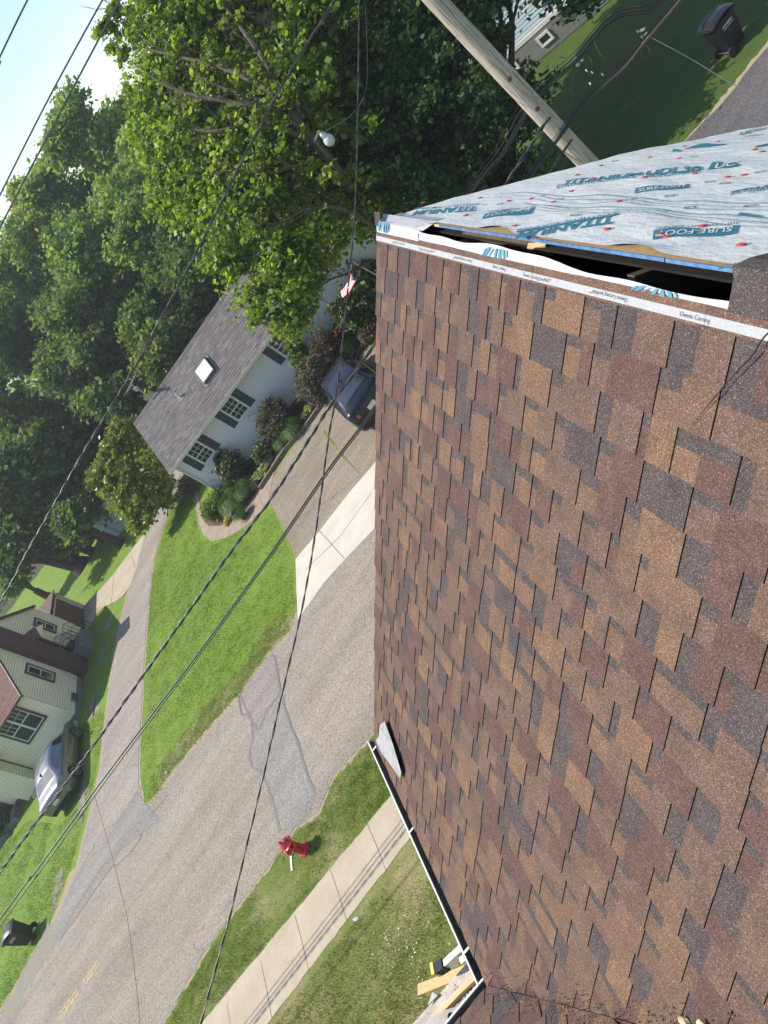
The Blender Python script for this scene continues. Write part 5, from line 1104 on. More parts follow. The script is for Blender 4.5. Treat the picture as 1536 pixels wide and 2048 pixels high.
    for sx in (-1, 1):
        for sy in (-1, 1):
            part(c, 'wheel_arch', MB().lathe([(0.375, 0), (0.375, 0.012)], (sx * wx, sy * (w_ - 0.012), 0.34), 24, ax=(0, sy, 0)), MT['rubber'])
            wh = part(c, 'wheel', MB().lathe([(0.24, -0.09), (0.315, -0.085), (0.328, -0.05), (0.328, 0.05), (0.315, 0.088), (0.24, 0.092)], (sx * wx, sy * (w_ - 0.055), 0.328), 28, ax=(0, sy, 0)), MT['rubber'], True)
            rm = MB().lathe([(0.235, 0.075), (0.235, 0.094), (0.20, 0.096), (0.19, 0.07)], (sx * wx, sy * (w_ - 0.055), 0.328), 24, ax=(0, sy, 0)); cy = sy * (w_ - 0.055 + 0.093)
            for k in range(10):
                a = k * math.pi / 5 + (0.12 if k % 2 else 0); rm.tube([(sx * wx, cy, 0.328), (sx * wx + 0.2 * math.cos(a), cy, 0.328 + 0.2 * math.sin(a))], 0.014, 4)
            r_ = rm.build('rim', MT['rim']); r_.parent = wh
    for sy in (-1, 1):
        for xx in (-.62, .38): part(c, 'door_handle', MB().box((xx, sy * (w_ + 0.005), .84), (.17, .03, .03)), MT['rim'])
        part(c, 'mirror', MB().box((.92, sy * (w_ + .07), .99), (.14, .16, .12)), m)
        for xx in (-.98, -.12, .88): part(c, 'door_gap', MB().box((xx, sy * (w_ + .0015), .62), (.008, .006, .62)), MT['rubber'])
        part(c, 'tail_light', MB().box((xe + .07, sy * .66, .83), (.10, .34, .13), R=Matrix.Rotation(-sy * .35, 3, 'Z')), MT['tail'])
        part(c, 'headlight', MB().box((xf - .17, sy * .58, .63), (.16, .30, .10), R=Matrix.Rotation(sy * .45, 3, 'Z')), MT['lampglass'])
        part(c, 'rear_reflector', MB().box((xe + .045, sy * .62, .45), (.03, .16, .05)), MT['tail'])
    part(c, 'bumper', MB().box((xe + .02, 0, .40), (.10, 1.3, .16)), MT['rubber'])
    part(c, 'licence_plate', MB().box((xe - .005, 0, .70), (.02, .34, .16)), MT['white'])
    part(c, 'antenna', MB().box((-1.0, 0, (1.41 if kind == 'sedan' else 1.60) + .02), (.16, .04, .06)), MT['rubber'])
    return c
car('parked_car', (-22.48, 28.62, 0), rad(93), 'silver sedan parked on grass beside the cream house', MT['silver'], 'sedan')
car('parked_car', (-1.25, 25.0, 0), rad(90), 'dark navy car parked in the driveway of the grey-roofed house', MT['navy'], 'suv')
o = car('parked_car', (-20.9, 52.2, 0), rad(20), 'pale blue car half hidden behind the grey shed panel', MT['lightblue'], 'sedan')

# ================================================================== GREY-ROOFED HOUSE ACROSS THE ROAD
Zv = Vector((0, 0, 1))
MT['lap_blue'] = mat('shade_in_blue_laps', (0.27, 0.31, 0.335), rough=.9); MT['lap_cream'] = mat('shade_in_cream_laps', (0.33, 0.32, 0.24), rough=.9)  # darker tints that draw the shade lines under the siding laps
E0 = Vector((-9.11, 31.72, 2.84)); th = rad(-12.5)
hx = Vector((math.cos(th), math.sin(th), 0)); hy_ = Vector((-math.sin(th), math.cos(th), 0)); HN = -hy_
RUN, RISE, HL = 2.55, 1.90, 16.0
wh = empty('ranch_house', (E0.x, E0.y, 0), 'long pale blue house with grey shingle roof, skylight and navy shutters', 'house')
WA = E0 + hx * 0.18 + hy_ * 0.35; WA.z = 0.0
wt = 2.72
mb = MB(); mb.slab([WA + hy_ * 0.02, WA + hx * (HL - .4) + hy_ * 0.02, WA + hx * (HL - .4) + hy_ * 6.5, WA + hy_ * 6.5], 0.01); 
b_ = MB(); R3 = Matrix((hx, hy_, Zv)).transposed(); b_.box(WA + hx * (HL / 2 - .2) + hy_ * 3.3 + Vector((0, 0, 1.3)), (HL - .44, 6.5, 2.6), R=R3); b_.build('wall', MT['sid_blue'], wh)
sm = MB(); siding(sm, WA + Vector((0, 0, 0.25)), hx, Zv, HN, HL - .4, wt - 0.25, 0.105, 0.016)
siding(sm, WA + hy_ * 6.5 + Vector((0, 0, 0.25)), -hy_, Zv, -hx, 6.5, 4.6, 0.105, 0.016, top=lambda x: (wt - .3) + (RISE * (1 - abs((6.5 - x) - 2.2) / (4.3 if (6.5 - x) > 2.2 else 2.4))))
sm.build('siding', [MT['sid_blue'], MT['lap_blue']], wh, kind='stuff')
MB().box(WA + HN * 0.012 + Vector((0, 0, 1.5)), (0.09, 0.09, 2.45), R=R3).build('corner_trim', MT['trim_cream'], wh)
MB().box(WA + hx * (HL / 2 - .2) + hy_ * 3.25 + Vector((0, 0, 0.13)), (HL - .5, 6.44, 0.26), R=R3).build('foundation', MT['found'], wh)
A = E0.copy(); Bk = A + hy_ * RUN + Vector((0, 0, RISE)); sl = (Bk - A).normalized(); hn = hx.cross(sl).normalized(); SLn = (Bk - A).length
rf = MB().slab([A, A + hx * HL, Bk + hx * HL, Bk], 0.09, d=-hn); C3 = Bk + hy_ * 4.6 - Vector((0, 0, 2.0)); rf.slab([Bk, Bk + hx * HL, C3 + hx * HL, C3], 0.09)
roofo = rf.build('roof', MT['wroof'], wh)
sh_ = MB(); ex_h = 0.13; nrow = int(SLn / ex_h); R = random.Random(3)
for i in range(nrow):
    a = A + sl * (i * ex_h); x = -0.02
    while x < HL - 0.05:
        w_ = R.uniform(0.22, 0.42); x2 = min(x + w_, HL); l_ = R.choice([0.008, 0.014, 0.018])
        sh_.add([a + hx * x + hn * l_, a + hx * x2 + hn * l_, a + hx * x2 + sl * (ex_h + 0.01) + hn * 0.002, a + hx * x + sl * (ex_h + 0.01) + hn * 0.002, a + hx * x, a + hx * x2], [(0, 1, 2, 3), (4, 5, 1, 0)], R.choice([0, 0, 0, 1, 2])); x = x2
MT['wr2'] = mat('roof_grey_dark', (0.092, 0.084, 0.084), (0.128, 0.118, 0.116), scale=3, rough=0.9); MT['wr3'] = mat('roof_grey_light', (0.150, 0.136, 0.132), (0.18, 0.165, 0.16), scale=3, rough=0.9)
sh_.build('shingle_courses', [MT['wroof'], MT['wr2'], MT['wr3']], roofo, kind='stuff')
rc = MB().slab([Bk - sl * 0.13 + hn * 0.02, Bk - sl * 0.13 + hx * HL + hn * 0.02, Bk + hx * HL + Vector((0, 0, 0.035)), Bk + Vector((0, 0, 0.035))], 0.02, d=-hn); rc.build('ridge_vent', MT['wr2'], roofo)
g_ = MB(); g_.box(A + hx * HL / 2 + HN * 0.07 - Vector((0, 0, 0.05)), (HL, 0.14, 0.12), R=R3); g_.build('gutter', MT['trim_cream'], wh)
g_ = MB(); g_.box(A + hx * HL / 2 + HN * 0.07 + Vector((0, 0, 0.012)), (HL - 0.02, 0.10, 0.004), R=R3); g_.build('gutter_trough', MT['gutter_in'], wh)
so = MB(); so.slab([A + hy_ * 0.0 - Vector((0, 0, 0.12)), A + hx * HL - Vector((0, 0, 0.12)), A + hx * HL + hy_ * 0.37 - Vector((0, 0, 0.12)), A + hy_ * 0.37 - Vector((0, 0, 0.12))], 0.02); so.build('soffit', MT['trim_cream'], wh)
rk = MB().slab([A + hx * -0.025, A, Bk, Bk + hx * -0.025], 0.13); rk.build('rake_trim', MT['trim_cream'], wh)
def onw(px, py, d=0.0): return onp(px, py, WA + HN * d, HN)
for (px, py) in [(401, 904), (469, 816), (564, 686)]:
    c_ = onw(px, py); window(wh, c_ + HN * 0.02, hx, Zv, HN, 0.78, 0.98, 4, 3, MT['white'])
    for s_ in (-1, 1):
        so = MB(); R4 = Matrix((hx, Zv, HN)).transposed(); cc = c_ + hx * s_ * 0.63 + HN * 0.035; so.box(cc, (0.36, 1.02, 0.03), R=R4)
        so.build('shutter', MT['shutter'], wh)
# skylight, vent pipe, aerial
def onr(px, py): return onp(px, py, A, hn)
sc = [onr(*q) for q in [(397, 746), (416, 724), (431, 737), (412, 762)]]; cs = sum(sc, Vector()) / 4
R5 = Matrix((hx, sl, hn)).transposed(); ss = MB(); ss.box(cs + hn * 0.07, (0.80, 0.80, 0.15), R=R5); sk = ss.build('skylight', MT['oldwood'], wh)
MB().box(cs + hn * 0.165, (0.72, 0.70, 0.05), R=R5).build('dome', MT['skyglass'], sk)
MB().box(cs + hn * 0.02 - sl * 0.03, (1.0, 1.0, 0.03), R=R5).build('flashing', MT['found'], sk)
vp_ = onr(362, 795); MB().tube([vp_, vp_ + Vector((0, 0, 0.28))], 0.045, 10).build('vent_pipe', MT['white'], wh)
MB().box(vp_ + hn * 0.01, (0.3, 0.3, 0.02), R=R5).build('pipe_flashing', MT['found'], wh)
an = empty('tv_aerial', onr(307, 800), 'rusty television aerial standing on the far ridge of the grey roof', 'aerial')
ab = onr(307, 800); am = MB(); am.tube([ab, ab + Vector((0.1, 0.1, 1.15))], 0.02, 6); am.build('mast', MT['steel'], an)
am = MB(); tp_ = ab + Vector((0.1, 0.1, 1.15)); am.tube([tp_ - hx * 0.2 - hy_ * 0.4, tp_ + hx * 0.2 + hy_ * 0.5], 0.012, 5)
for i in range(7): q = tp_ + (hx * 0.4 + hy_ * 0.9) * (i / 6 - .45); am.tube([q - hx * (0.35 - 0.03 * i) + hy_ * .12, q + hx * (0.35 - 0.03 * i) - hy_ * .12], 0.008, 4)
am.build('elements', MT['steel'], an)
MB().box(ab + Vector((0.05, 0.05, .85)), (0.10, 0.5, 0.18), rz=.5).build('reflector', MT['steel'], an)
# timber edging along the bed
ti = [Vector(gp(*q)) for q in [(524, 980), (575, 902), (622, 848), (662, 792), (742, 672), (800, 590)]]
for i in range(len(ti) - 1):
    a, b = ti[i], ti[i + 1]; d = b - a; mb = MB(); mb.box((a + b) / 2 + Vector((0, 0.06, 0.09)), (d.length - 0.01, 0.14, 0.20 - 0.01 * (i % 2)), rz=math.atan2(d.y, d.x)); mb.build('landscape_timber', MT['timber'], label=['timber edging beam nearest the curved walk end', 'second timber edging beam from the walk, below the russet shrubs', 'third timber edging beam from the walk, beside the hostas', 'timber edging beam running past the front of the navy car', 'timber edging beam farthest from the walk, mostly behind the roof'][i], cat='edging', group='timber edging of the bed')

# ================================================================== CREAM HOUSE AND GARAGE
ch = empty('cream_house', (-22, 31.9, 0), 'cream sided house with brown trim, brick chimney and picture window', 'house')
GX = -22.0; y0, y1, yr, ze, zr = 31.95, 39.85, 36.0, 3.12, 5.55
X1, Y1 = Vector((1, 0, 0)), Vector((0, 1, 0))
MB().slab([Vector((GX - 0.02, y0 + 0.02, 0.3)), Vector((GX - 0.02, y1 - 0.02, 0.3)), Vector((GX - 0.02, y1 - 0.02, ze)), Vector((GX - 0.02, yr, zr - 0.05)), Vector((GX - 0.02, y0 + 0.02, ze))], 12, d=(-1, 0, 0)).build('wall', MT['sid_cream'], ch)
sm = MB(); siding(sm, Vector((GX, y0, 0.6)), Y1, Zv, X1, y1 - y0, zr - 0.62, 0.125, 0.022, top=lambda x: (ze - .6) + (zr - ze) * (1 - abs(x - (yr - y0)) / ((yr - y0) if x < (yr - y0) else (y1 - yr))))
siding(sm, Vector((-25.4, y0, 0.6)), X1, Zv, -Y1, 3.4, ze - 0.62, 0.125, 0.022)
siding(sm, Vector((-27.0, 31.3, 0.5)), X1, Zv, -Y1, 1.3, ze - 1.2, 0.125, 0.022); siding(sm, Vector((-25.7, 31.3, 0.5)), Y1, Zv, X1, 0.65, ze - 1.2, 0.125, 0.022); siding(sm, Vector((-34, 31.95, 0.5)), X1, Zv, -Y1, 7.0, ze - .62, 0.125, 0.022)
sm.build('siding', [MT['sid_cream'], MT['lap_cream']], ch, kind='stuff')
MB().box((-26.35, 31.65, 1.15), (1.28, 0.66, 2.28)).build('porch_wall', MT['sid_cream'], ch)
MB().slab([Vector((-27.2, 31.15, 2.34)), Vector((-25.45, 31.15, 2.34)), Vector((-25.45, 32.0, 2.6)), Vector((-27.2, 32.0, 2.6))], 0.08).build('porch_roof', MT['croof'], ch)
MB().box((-28, 35.9, 0.3), (11.9, 7.8, 0.6)).build('foundation', MT['found'], ch)
for (a, b, za) in ((y0 - 0.30, yr, ze - 0.12), (y1 + 0.10, yr, ze - .02)):
    zz = za; mb = MB().slab([Vector((GX + 0.12, a, zz)), Vector((GX + 0.12, b, zr + 0.06)), Vector((-36, b, zr + 0.06)), Vector((-36, a, zz))], 0.1); rr = mb.build('roof', MT['croof'], ch)
    if a < yr:
        s_ = MB(); d = (Vector((0, b, zr + 0.06)) - Vector((0, a, zz))); n_ = int(d.length / 0.16); R = random.Random(5)
        for i in range(n_):
            p0 = Vector((0, a, zz)) + d * (i / n_); p1 = Vector((0, a, zz)) + d * ((i + 1.05) / n_); x = -36
            while x < GX + 0.12:
                w_ = R.uniform(.2, .5); x2 = min(x + w_, GX + 0.12); l_ = R.choice([.012, .02])
                s_.add([(x, p0.y, p0.z + l_), (x2, p0.y, p0.z + l_), (x2, p1.y, p1.z + .003), (x, p1.y, p1.z + .003), (x, p0.y, p0.z), (x2, p0.y, p0.z)], [(0, 1, 2, 3), (4, 5, 1, 0)]); x = x2
        s_.build('shingle_courses', MT['croof'], rr, kind='stuff')
    MB().slab([Vector((GX + 0.15, a, zz + .01)), Vector((GX + 0.15, b, zr + .07)), Vector((GX + 0.12, b, zr + .07)), Vector((GX + 0.12, a, zz + .01))], 0.16).build('rake_trim', MT['trim_brown'], ch)
MB().box((GX + 0.22, 35.58, 3.1), (0.46, 1.15, 6.2)).build('chimney', MT['chimney'], ch)
window(ch, Vector((GX + 0.02, 38.48, 2.3)), Y1, Zv, X1, 0.58, 1.05, 0, 0, MT['white'], MT['trim_brown'])
window(ch, Vector((GX + 0.02, 34.08, 2.2)), Y1, Zv, X1, 0.62, 1.28, 0, 0, MT['white'], MT['trim_brown'])
ww = window(ch, Vector((-23.5, y0 - 0.02, 2.18)), X1, Zv, -Y1, 1.55, 1.5, 0, 0, MT['white'], MT['trim_brown'], double=2)
gb_ = MB()
for k in (-1, 1):
    for i in (-1, 1): gb_.box((-23.5 + k * 0.39 + i * 0.11, y0 - 0.05, 2.56), (0.018, 0.012, 0.66))
    gb_.box((-23.5 + k * 0.39, y0 - 0.05, 2.56), (0.64, 0.0118, 0.018))
gb_.build('glazing_bar', MT['white'], ww)
# side door with hood and iron railing
dr = MB().box((GX + 0.03, 36.72, 1.85), (0.06, 0.92, 1.95)).build('door', MT['trim_brown'], ch)
MB().box((GX + 0.07, 36.72, 1.95), (0.02, 0.6, 1.4)).build('pane', MT['glass'], dr)
hd = MB(); hd.slab([Vector((GX, 36.15, 2.95)), Vector((GX + 0.75, 36.05, 2.72)), Vector((GX + 0.75, 36.72, 3.12)), Vector((GX, 36.72, 3.38))], 0.05); hd.slab([Vector((GX, 37.3, 2.95)), Vector((GX + 0.75, 37.4, 2.72)), Vector((GX + 0.75, 36.72, 3.12)), Vector((GX, 36.72, 3.38))], 0.05); hd.build('door_hood', MT['brown_metal'], ch)
MB().slab([Vector((GX + 0.74, 36.1, 2.68)), Vector((GX + 0.74, 37.35, 2.68)), Vector((GX + 0.74, 36.72, 3.06))], 0.02, d=(-1, 0, 0)).build('hood_gable', MT['sid_cream'], ch)
stp = MB(); stp.box((GX + 0.5, 36.9, 0.42), (0.95, 1.3, 0.84)); stp.box((GX + 0.5, 37.75, 0.28), (0.95, 0.4, 0.56)); stp.box((GX + 0.5, 38.1, 0.14), (0.95, 0.3, 0.28)); stp.build('steps', MT['found'], ch)
rl = MB()
for x in (GX + 1.05, GX + 0.15):
    rl.tube([(x, 36.2, 1.75), (x, 37.5, 1.75), (x, 38.7, 0.95)], 0.02, 5); rl.tube([(x, 36.2, 1.3), (x, 37.5, 1.3), (x, 38.7, 0.5)], 0.015, 5)
    for y in (36.2, 36.5, 36.8, 37.15, 37.5, 37.9, 38.3, 38.7): zt = 1.75 if y <= 37.5 else 1.75 - (y - 37.5) * .667; rl.tube([(x, y, zt), (x, y, zt - 0.95)], 0.014, 5)
for z in (1.75, 1.3): rl.tube([(GX + .05, 36.2, z), (GX + 1.05, 36.2, z)], 0.018, 5)
for xx in (.3, .55, .8): rl.tube([(GX + xx, 36.2, 1.75), (GX + xx, 36.2, .85)], 0.012, 5)
rl.build('railing', MT['black_iron'], ch)
MB().box((GX + .35, 36.75, 0.96), (0.5, .7, .22)).build('blue_mat', MT['shutter'], ch)
bw = MB(); bw.box((GX + 0.03, 33.1, 0.38), (0.05, 0.62, 0.36)); bo = bw.build('basement_window', MT['found'], ch); 
for i in range(3):
    for j in range(2): MB().box((GX + 0.06, 32.93 + i * .18, .30 + j * .15), (0.01, 0.14, 0.12)).build('pane', MT['glass'], bo)
MB().box((-25.72, 31.92, 1.8), (0.10, 0.08, 2.6)).build('downspout', MT['trim_brown'], ch)
MB().box((-24.3, 31.3, 0.06), (4.0, 1.1, 0.12)).build('concrete_apron', MT['apron'], ch)
dd = MB().box((-28.9, 31.9, 1.35), (1.8, 0.06, 2.1)).build('entry_door', MT['trim_brown'], ch); MB().box((-28.9, 31.4, 0.15), (2.2, 0.9, 0.3)).build('entry_steps', MT['found'], ch)
rl = MB(); 
for x in (-30.2, -29.4, -28.6, -27.8): rl.tube([(x, 30.2, .5), (x, 30.2, 1.35)], 0.015, 5)
rl.tube([(-30.3, 30.2, 1.35), (-27.7, 30.2, 1.35)], .018, 5); rl.build('railing', MT['black_iron'], ch)
# garage
ga = empty('garage', (-24, 41.5, 0), 'small brown garage with a closed door behind the cream house', 'garage')
MB().box((-25.2, 41.45, 1.0), (5.6, 2.9, 2.0)).build('wall', MT['sid_cream'], ga)
for i in range(15): MB().box((-22.37 - 0.0, 40.2 + i * 0.165, .86), (0.035 + 0.012 * (i % 2), 0.155, 1.68)).build('door_panel', MT['brown_metal'], ga)
MB().box((-22.33, 41.45, 1.92), (0.1, 2.95, 0.16)).build('door_lintel', MT['trim_brown'], ga)
MB().box((-22.32, 42.85, 1.0), (0.12, 0.16, 2.0)).build('door_frame', MT['trim_cream'], ga)
rf = MB()
for i in range(24): rf.slab([Vector((-22.15, 39.95 + i * .129, 2.06)), Vector((-22.15, 39.95 + i * .129 + .121, 2.06)), Vector((-28.2, 39.95 + i * .129 + .121, 2.5)), Vector((-28.2, 39.95 + i * .129, 2.5))], 0.06)
rf.build('roof', MT['brown_metal'], ga, kind='stuff')
MB().tube([(-22.2, 40.6, 2.1), (-22.2, 40.6, 2.75)], 0.05, 8).build('vent_pipe', MT['white'], ga)
# teal-roofed building behind
tb = empty('teal_roof_shed', (-35, 49, 0), 'building with a teal metal roof behind the cream house', 'shed')
MB().box((-36.5, 50, 1.1), (6, 6, 2.2)).build('wall', MT['found'], tb)
MB().slab([Vector((-33.2, 46.8, 2.2)), Vector((-33.2, 50, 3.7)), Vector((-40, 50, 3.7)), Vector((-40, 46.8, 2.2))], 0.08).build('roof', MT['groof'], tb); MB().slab([Vector((-33.2, 53.2, 2.2)), Vector((-33.2, 50, 3.7)), Vector((-40, 50, 3.7)), Vector((-40, 53.2, 2.2))], 0.08).build('roof', MT['groof'], tb)
# grey panel shed beside the pale blue car
sp0, sp1 = gp(228, 1078), gp(258, 1048); d_ = (sp1 - sp0); 
sd_ = empty('grey_shed', sp0, 'plain grey blue shed wall beyond the lane partly behind the round tree', 'shed')
nn_ = Vector((d_.y, -d_.x, 0)).normalized(); du = d_.normalized(); 
MB().box(sp0 + du * 1.6 - nn_ * 1.2 + Vector((0, 0, 1.0)), (3.4, 2.4, 2.0), rz=math.atan2(du.y, du.x)).build('wall', mat('blue_grey_panel', (0.38, 0.44, 0.47), rough=.7), sd_)
for k in range(4): MB().box(sp0 + du * (0.1 + k * 0.85) + nn_ * 0.012 + Vector((0, 0, 1.0)), (0.02, 0.015, 1.98), rz=math.atan2(du.y, du.x)).build('panel_seam', MT['shutter'], sd_)
MB().box(sp0 + du * 1.6 - nn_ * 1.2 + Vector((0, 0, 2.04)), (3.6, 2.6, 0.08), rz=math.atan2(du.y, du.x)).build('roof', MT['found'], sd_)
# pale blue house beyond the pole
bh = empty('light_blue_house', (13, 31, 0), 'light blue sided house glimpsed between the dark leaves beyond the pole', 'house')
b0 = Vector(gp(1035, 160)); b1 = Vector(gp(1150, 62)); b0.z = b1.z = 0; du = (b1 - b0).normalized(); nb = Vector((du.y, -du.x, 0)); nb = nb if nb.y < 0 else -nb; Lb = (b1 - b0).length + 4; b0 = b0 - du * 2; az = math.atan2(du.y, du.x); R6 = Matrix((du, -nb, Zv)).transposed()
MB().box(b0 + du * Lb / 2 - nb * 3.02 + Vector((0, 0, 1.9)), (Lb, 6, 3.8), R=R6).build('wall', MT['sid_sky'], bh)
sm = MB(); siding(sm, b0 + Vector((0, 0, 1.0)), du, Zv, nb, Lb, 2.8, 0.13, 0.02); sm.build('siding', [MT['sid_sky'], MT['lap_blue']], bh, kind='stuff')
MB().box(b0 + du * Lb / 2 + Vector((0, 0, .5)), (Lb + .05, .08, .9), R=R6).build('foundation', MT['found'], bh); MB().box(b0 + du * Lb / 2 + Vector((0, 0, 1.0)) + nb * .03, (Lb + .06, .06, .16), R=R6).build('skirt_trim', MT['white'], bh)
for k in (2.6, 4.9): window(bh, b0 + du * k + nb * .03 + Vector((0, 0, 2.1)), du, Zv, nb, .8, 1.0, 0, 0, MT['white'])
for k in (2.2, 3.9): window(bh, b0 + du * k + nb * .05 + Vector((0, 0, .55)), du, Zv, nb, .5, .35, 0, 0, MT['white'], mid=False)
MB().slab([b0 + nb * .4 + Vector((0, 0, 3.8)), b0 + nb * .4 + du * Lb + Vector((0, 0, 3.8)), b0 - nb * 3 + du * Lb + Vector((0, 0, 5.2)), b0 - nb * 3 + Vector((0, 0, 5.2))], .1).build('roof', MT['wroof'], bh)

# ================================================================== FLAG, LAMP
fo = empty('flag', at(703, 545, 25.0), 'striped red and white flag with a dark blue canton hanging limp by the shrubs', 'flag')
f0 = at(706, 532, 25.0); f1 = at(692, 572, 25.0)
ft = at(706, 524, 25.0); mb = MB().tube([Vector((ft.x + .35, ft.y + .5, 0)), Vector((ft.x + .3, ft.y + .4, 1.2)), ft, ft + Vector((-.05, -.1, .15))], 0.015, 6); mb.build('flag_staff', MT['white'], fo)
P0, P1, P2, P3 = at(704, 528, 25.0), at(714, 556, 25.0), at(700, 585, 25.0), at(684, 596, 27.5); Q0, Q1, Q2, Q3 = at(701, 531, 25.0), at(700, 556, 25.0), at(690, 574, 27.5), at(681, 580, 27.5)
me = bpy.data.meshes.new('cloth'); bm = bmesh.new(); uvl = bm.loops.layers.uv.new('UVMap'); S, T = 16, 13; g = []
for i in range(S + 1):
    t = i / S * 2.999; k = int(t); f = t - k; a = [P0, P1, P2, P3][k].lerp([P0, P1, P2, P3][k + 1], f); b = [Q0, Q1, Q2, Q3][k].lerp([Q0, Q1, Q2, Q3][k + 1], f)
    g.append([bm.verts.new(a.lerp(b, j / T) + Vector((0, -1, 0)) * 0.05 * math.sin(j * 1.1 + i * .4)) for j in range(T + 1)])
for i in range(S):
    for j in range(T):
        fc = bm.faces.new((g[i][j], g[i + 1][j], g[i + 1][j + 1], g[i][j + 1]))
        for l, (u_, v_) in zip(fc.loops, ((i / S, 1 - j / T), ((i + 1) / S, 1 - j / T), ((i + 1) / S, 1 - (j + 1) / T), (i / S, 1 - (j + 1) / T))): l[uvl].uv = (u_, v_)
bm.to_mesh(me); bm.free(); me.materials.append(MT['flag']); o = bpy.data.objects.new('cloth', me); COL.objects.link(o); o.parent = fo; o.matrix_parent_inverse = world_inv(fo)
lm = empty('street_light', at(656, 285, 18.5), 'clear globe street light on a short arm against the maple branches', 'street light')
c_ = at(657, 279, 18.5); MB().lathe([(0.04, .13), (.115, .08), (.15, 0), (.13, -.09), (.08, -.15), (.02, -.18)], c_, 16).build('globe', MT['lampglass'], lm, smooth=True)
MB().lathe([(0.10, .08), (.08, .2), (.04, .26)], c_, 14).build('lamp_head', MT['steel'], lm); a_ = at(640, 290, 18.8)
MB().tube([c_ + Vector((0, 0, .3)), a_ + Vector((0, 0, .15)), at(655, 315, 19.4)], 0.03, 6).build('arm', MT['steel'], lm)

# ================================================================== TREES
def limb(mb, a, b, r0, r1, seed, bend=0.12, seg=7, n=6):
    R = random.Random(seed); a, b = Vector(a), Vector(b); L_ = (b - a).length; P = []
    for i in range(n + 1):
        t = i / n; p = a.lerp(b, t); p += Vector((R.uniform(-1, 1), R.uniform(-1, 1), R.uniform(-.3, 1))) * L_ * bend * 0.4 * math.sin(math.pi * t) + Vector((0, 0, 1)) * L_ * bend * math.sin(math.pi * t) * -0.4
        P.append(p)
    mb.tube(P, [r0 + (r1 - r0) * (i / n) ** 0.8 for i in range(n + 1)], seg); return P
def tree(name, base, fork_h, blobs, n, size, ml, mbk, r, seed, lab, grp=None, cat='tree', clump=.5, shell=.62, twigs=0, fork=None, per=60, long=1.5, lean=(0, 0), noise_=None):
    t = empty(name, (base[0], base[1], 0), lab, cat, grp); R = random.Random(seed); mb = MB(); b0 = Vector((0, 0, -.1)); f = Vector((lean[0], lean[1], fork_h)) if fork is None else Vector(fork)
    mb.tube([b0, b0 + Vector((0.02, 0, .25)), b0.lerp(f, .5) + Vector((R.uniform(-.1, .1), R.uniform(-.1, .1), 0)), f], [r * 1.5, r * 1.1, r * .92, r * .8], 10)
    L = [(x - base[0], y - base[1], z, a, b, c) for x, y, z, a, b, c in blobs]
    rmx = max(q[3] for q in L)
    for k, q in enumerate(L):
        if len(L) > 14 and q[3] < rmx * .42: continue
        c_ = Vector(q[:3]); P = limb(mb, f, c_, r * .45, r * .09, seed + k)
        for j in range(twigs):
            a = P[R.randint(2, len(P) - 1)]; d = Vector((R.gauss(0, 1), R.gauss(0, 1), R.gauss(.3, .8))).normalized(); e = c_ + Vector((d.x * q[3], d.y * q[4], d.z * q[5])) * R.uniform(.6, 1.08); P2 = limb(mb, a, e, r * .1, r * .015, seed * 7 + k * 31 + j, .1, 4, 4)
    part(t, 'trunk', mb, mbk); leaf_mesh('crown', L, n, size, ml, seed, clump, shell, long, per, parent=t); return t
def bl(px, py, d, rpx_, sq=1.0, deep=1.0):
    p = at(px, py, d); r_ = rpx_ * d / 1490.67; return (p.x, p.y + r_ * (deep - 1), p.z, r_, r_ * deep, r_ * sq)
MAPQ = [(620, 70, 27, 130), (480, 60, 27, 130), (345, 60, 27, 92), (272, 60, 27.5, 34), (305, 170, 27, 50), (420, 170, 26.5, 110), (570, 190, 25.5, 120), (400, 290, 27, 105), (310, 260, 28, 60), (520, 310, 25.5, 110), (650, 330, 26, 120), (420, 410, 27, 80), (330, 400, 28, 40), (520, 440, 25.5, 95), (620, 470, 26, 95), (622, 560, 26, 42), (560, 560, 25.5, 62), (510, 600, 26, 38), (590, 640, 26.5, 38), (450, 520, 26, 45), (725, 240, 27, 110), (730, 400, 27, 75), (740, 60, 27, 110), (500, -60, 27, 120), (650, -60, 27, 120), (350, -40, 27, 80), (545, 650, 26.5, 25)]
MAP = [bl(q[0], q[1], q[2] * .79, q[3], 1.0, 1.7 if q[3] > 85 else 1.0) for q in MAPQ]
bM = (at(640, 300, 21.2).x + .3, at(640, 300, 21.2).y + .2)
tm = tree('maple_tree', bM, 3.6, MAP, 165000, 0.118, MT['maple'], MT['bark'], 0.36, 11, 'big sunlit maple spreading over the grey-roofed house', fork=tuple(at(640, 300, 21.2) - Vector((bM[0], bM[1], 0))), twigs=6, clump=.30, shell=.74, per=36, long=1.35)
lb = MB(); RB = random.Random(31)
def lpts(pp): return [at(a, b, d_) - Vector((bM[0], bM[1], 0)) for a, b, d_ in pp]
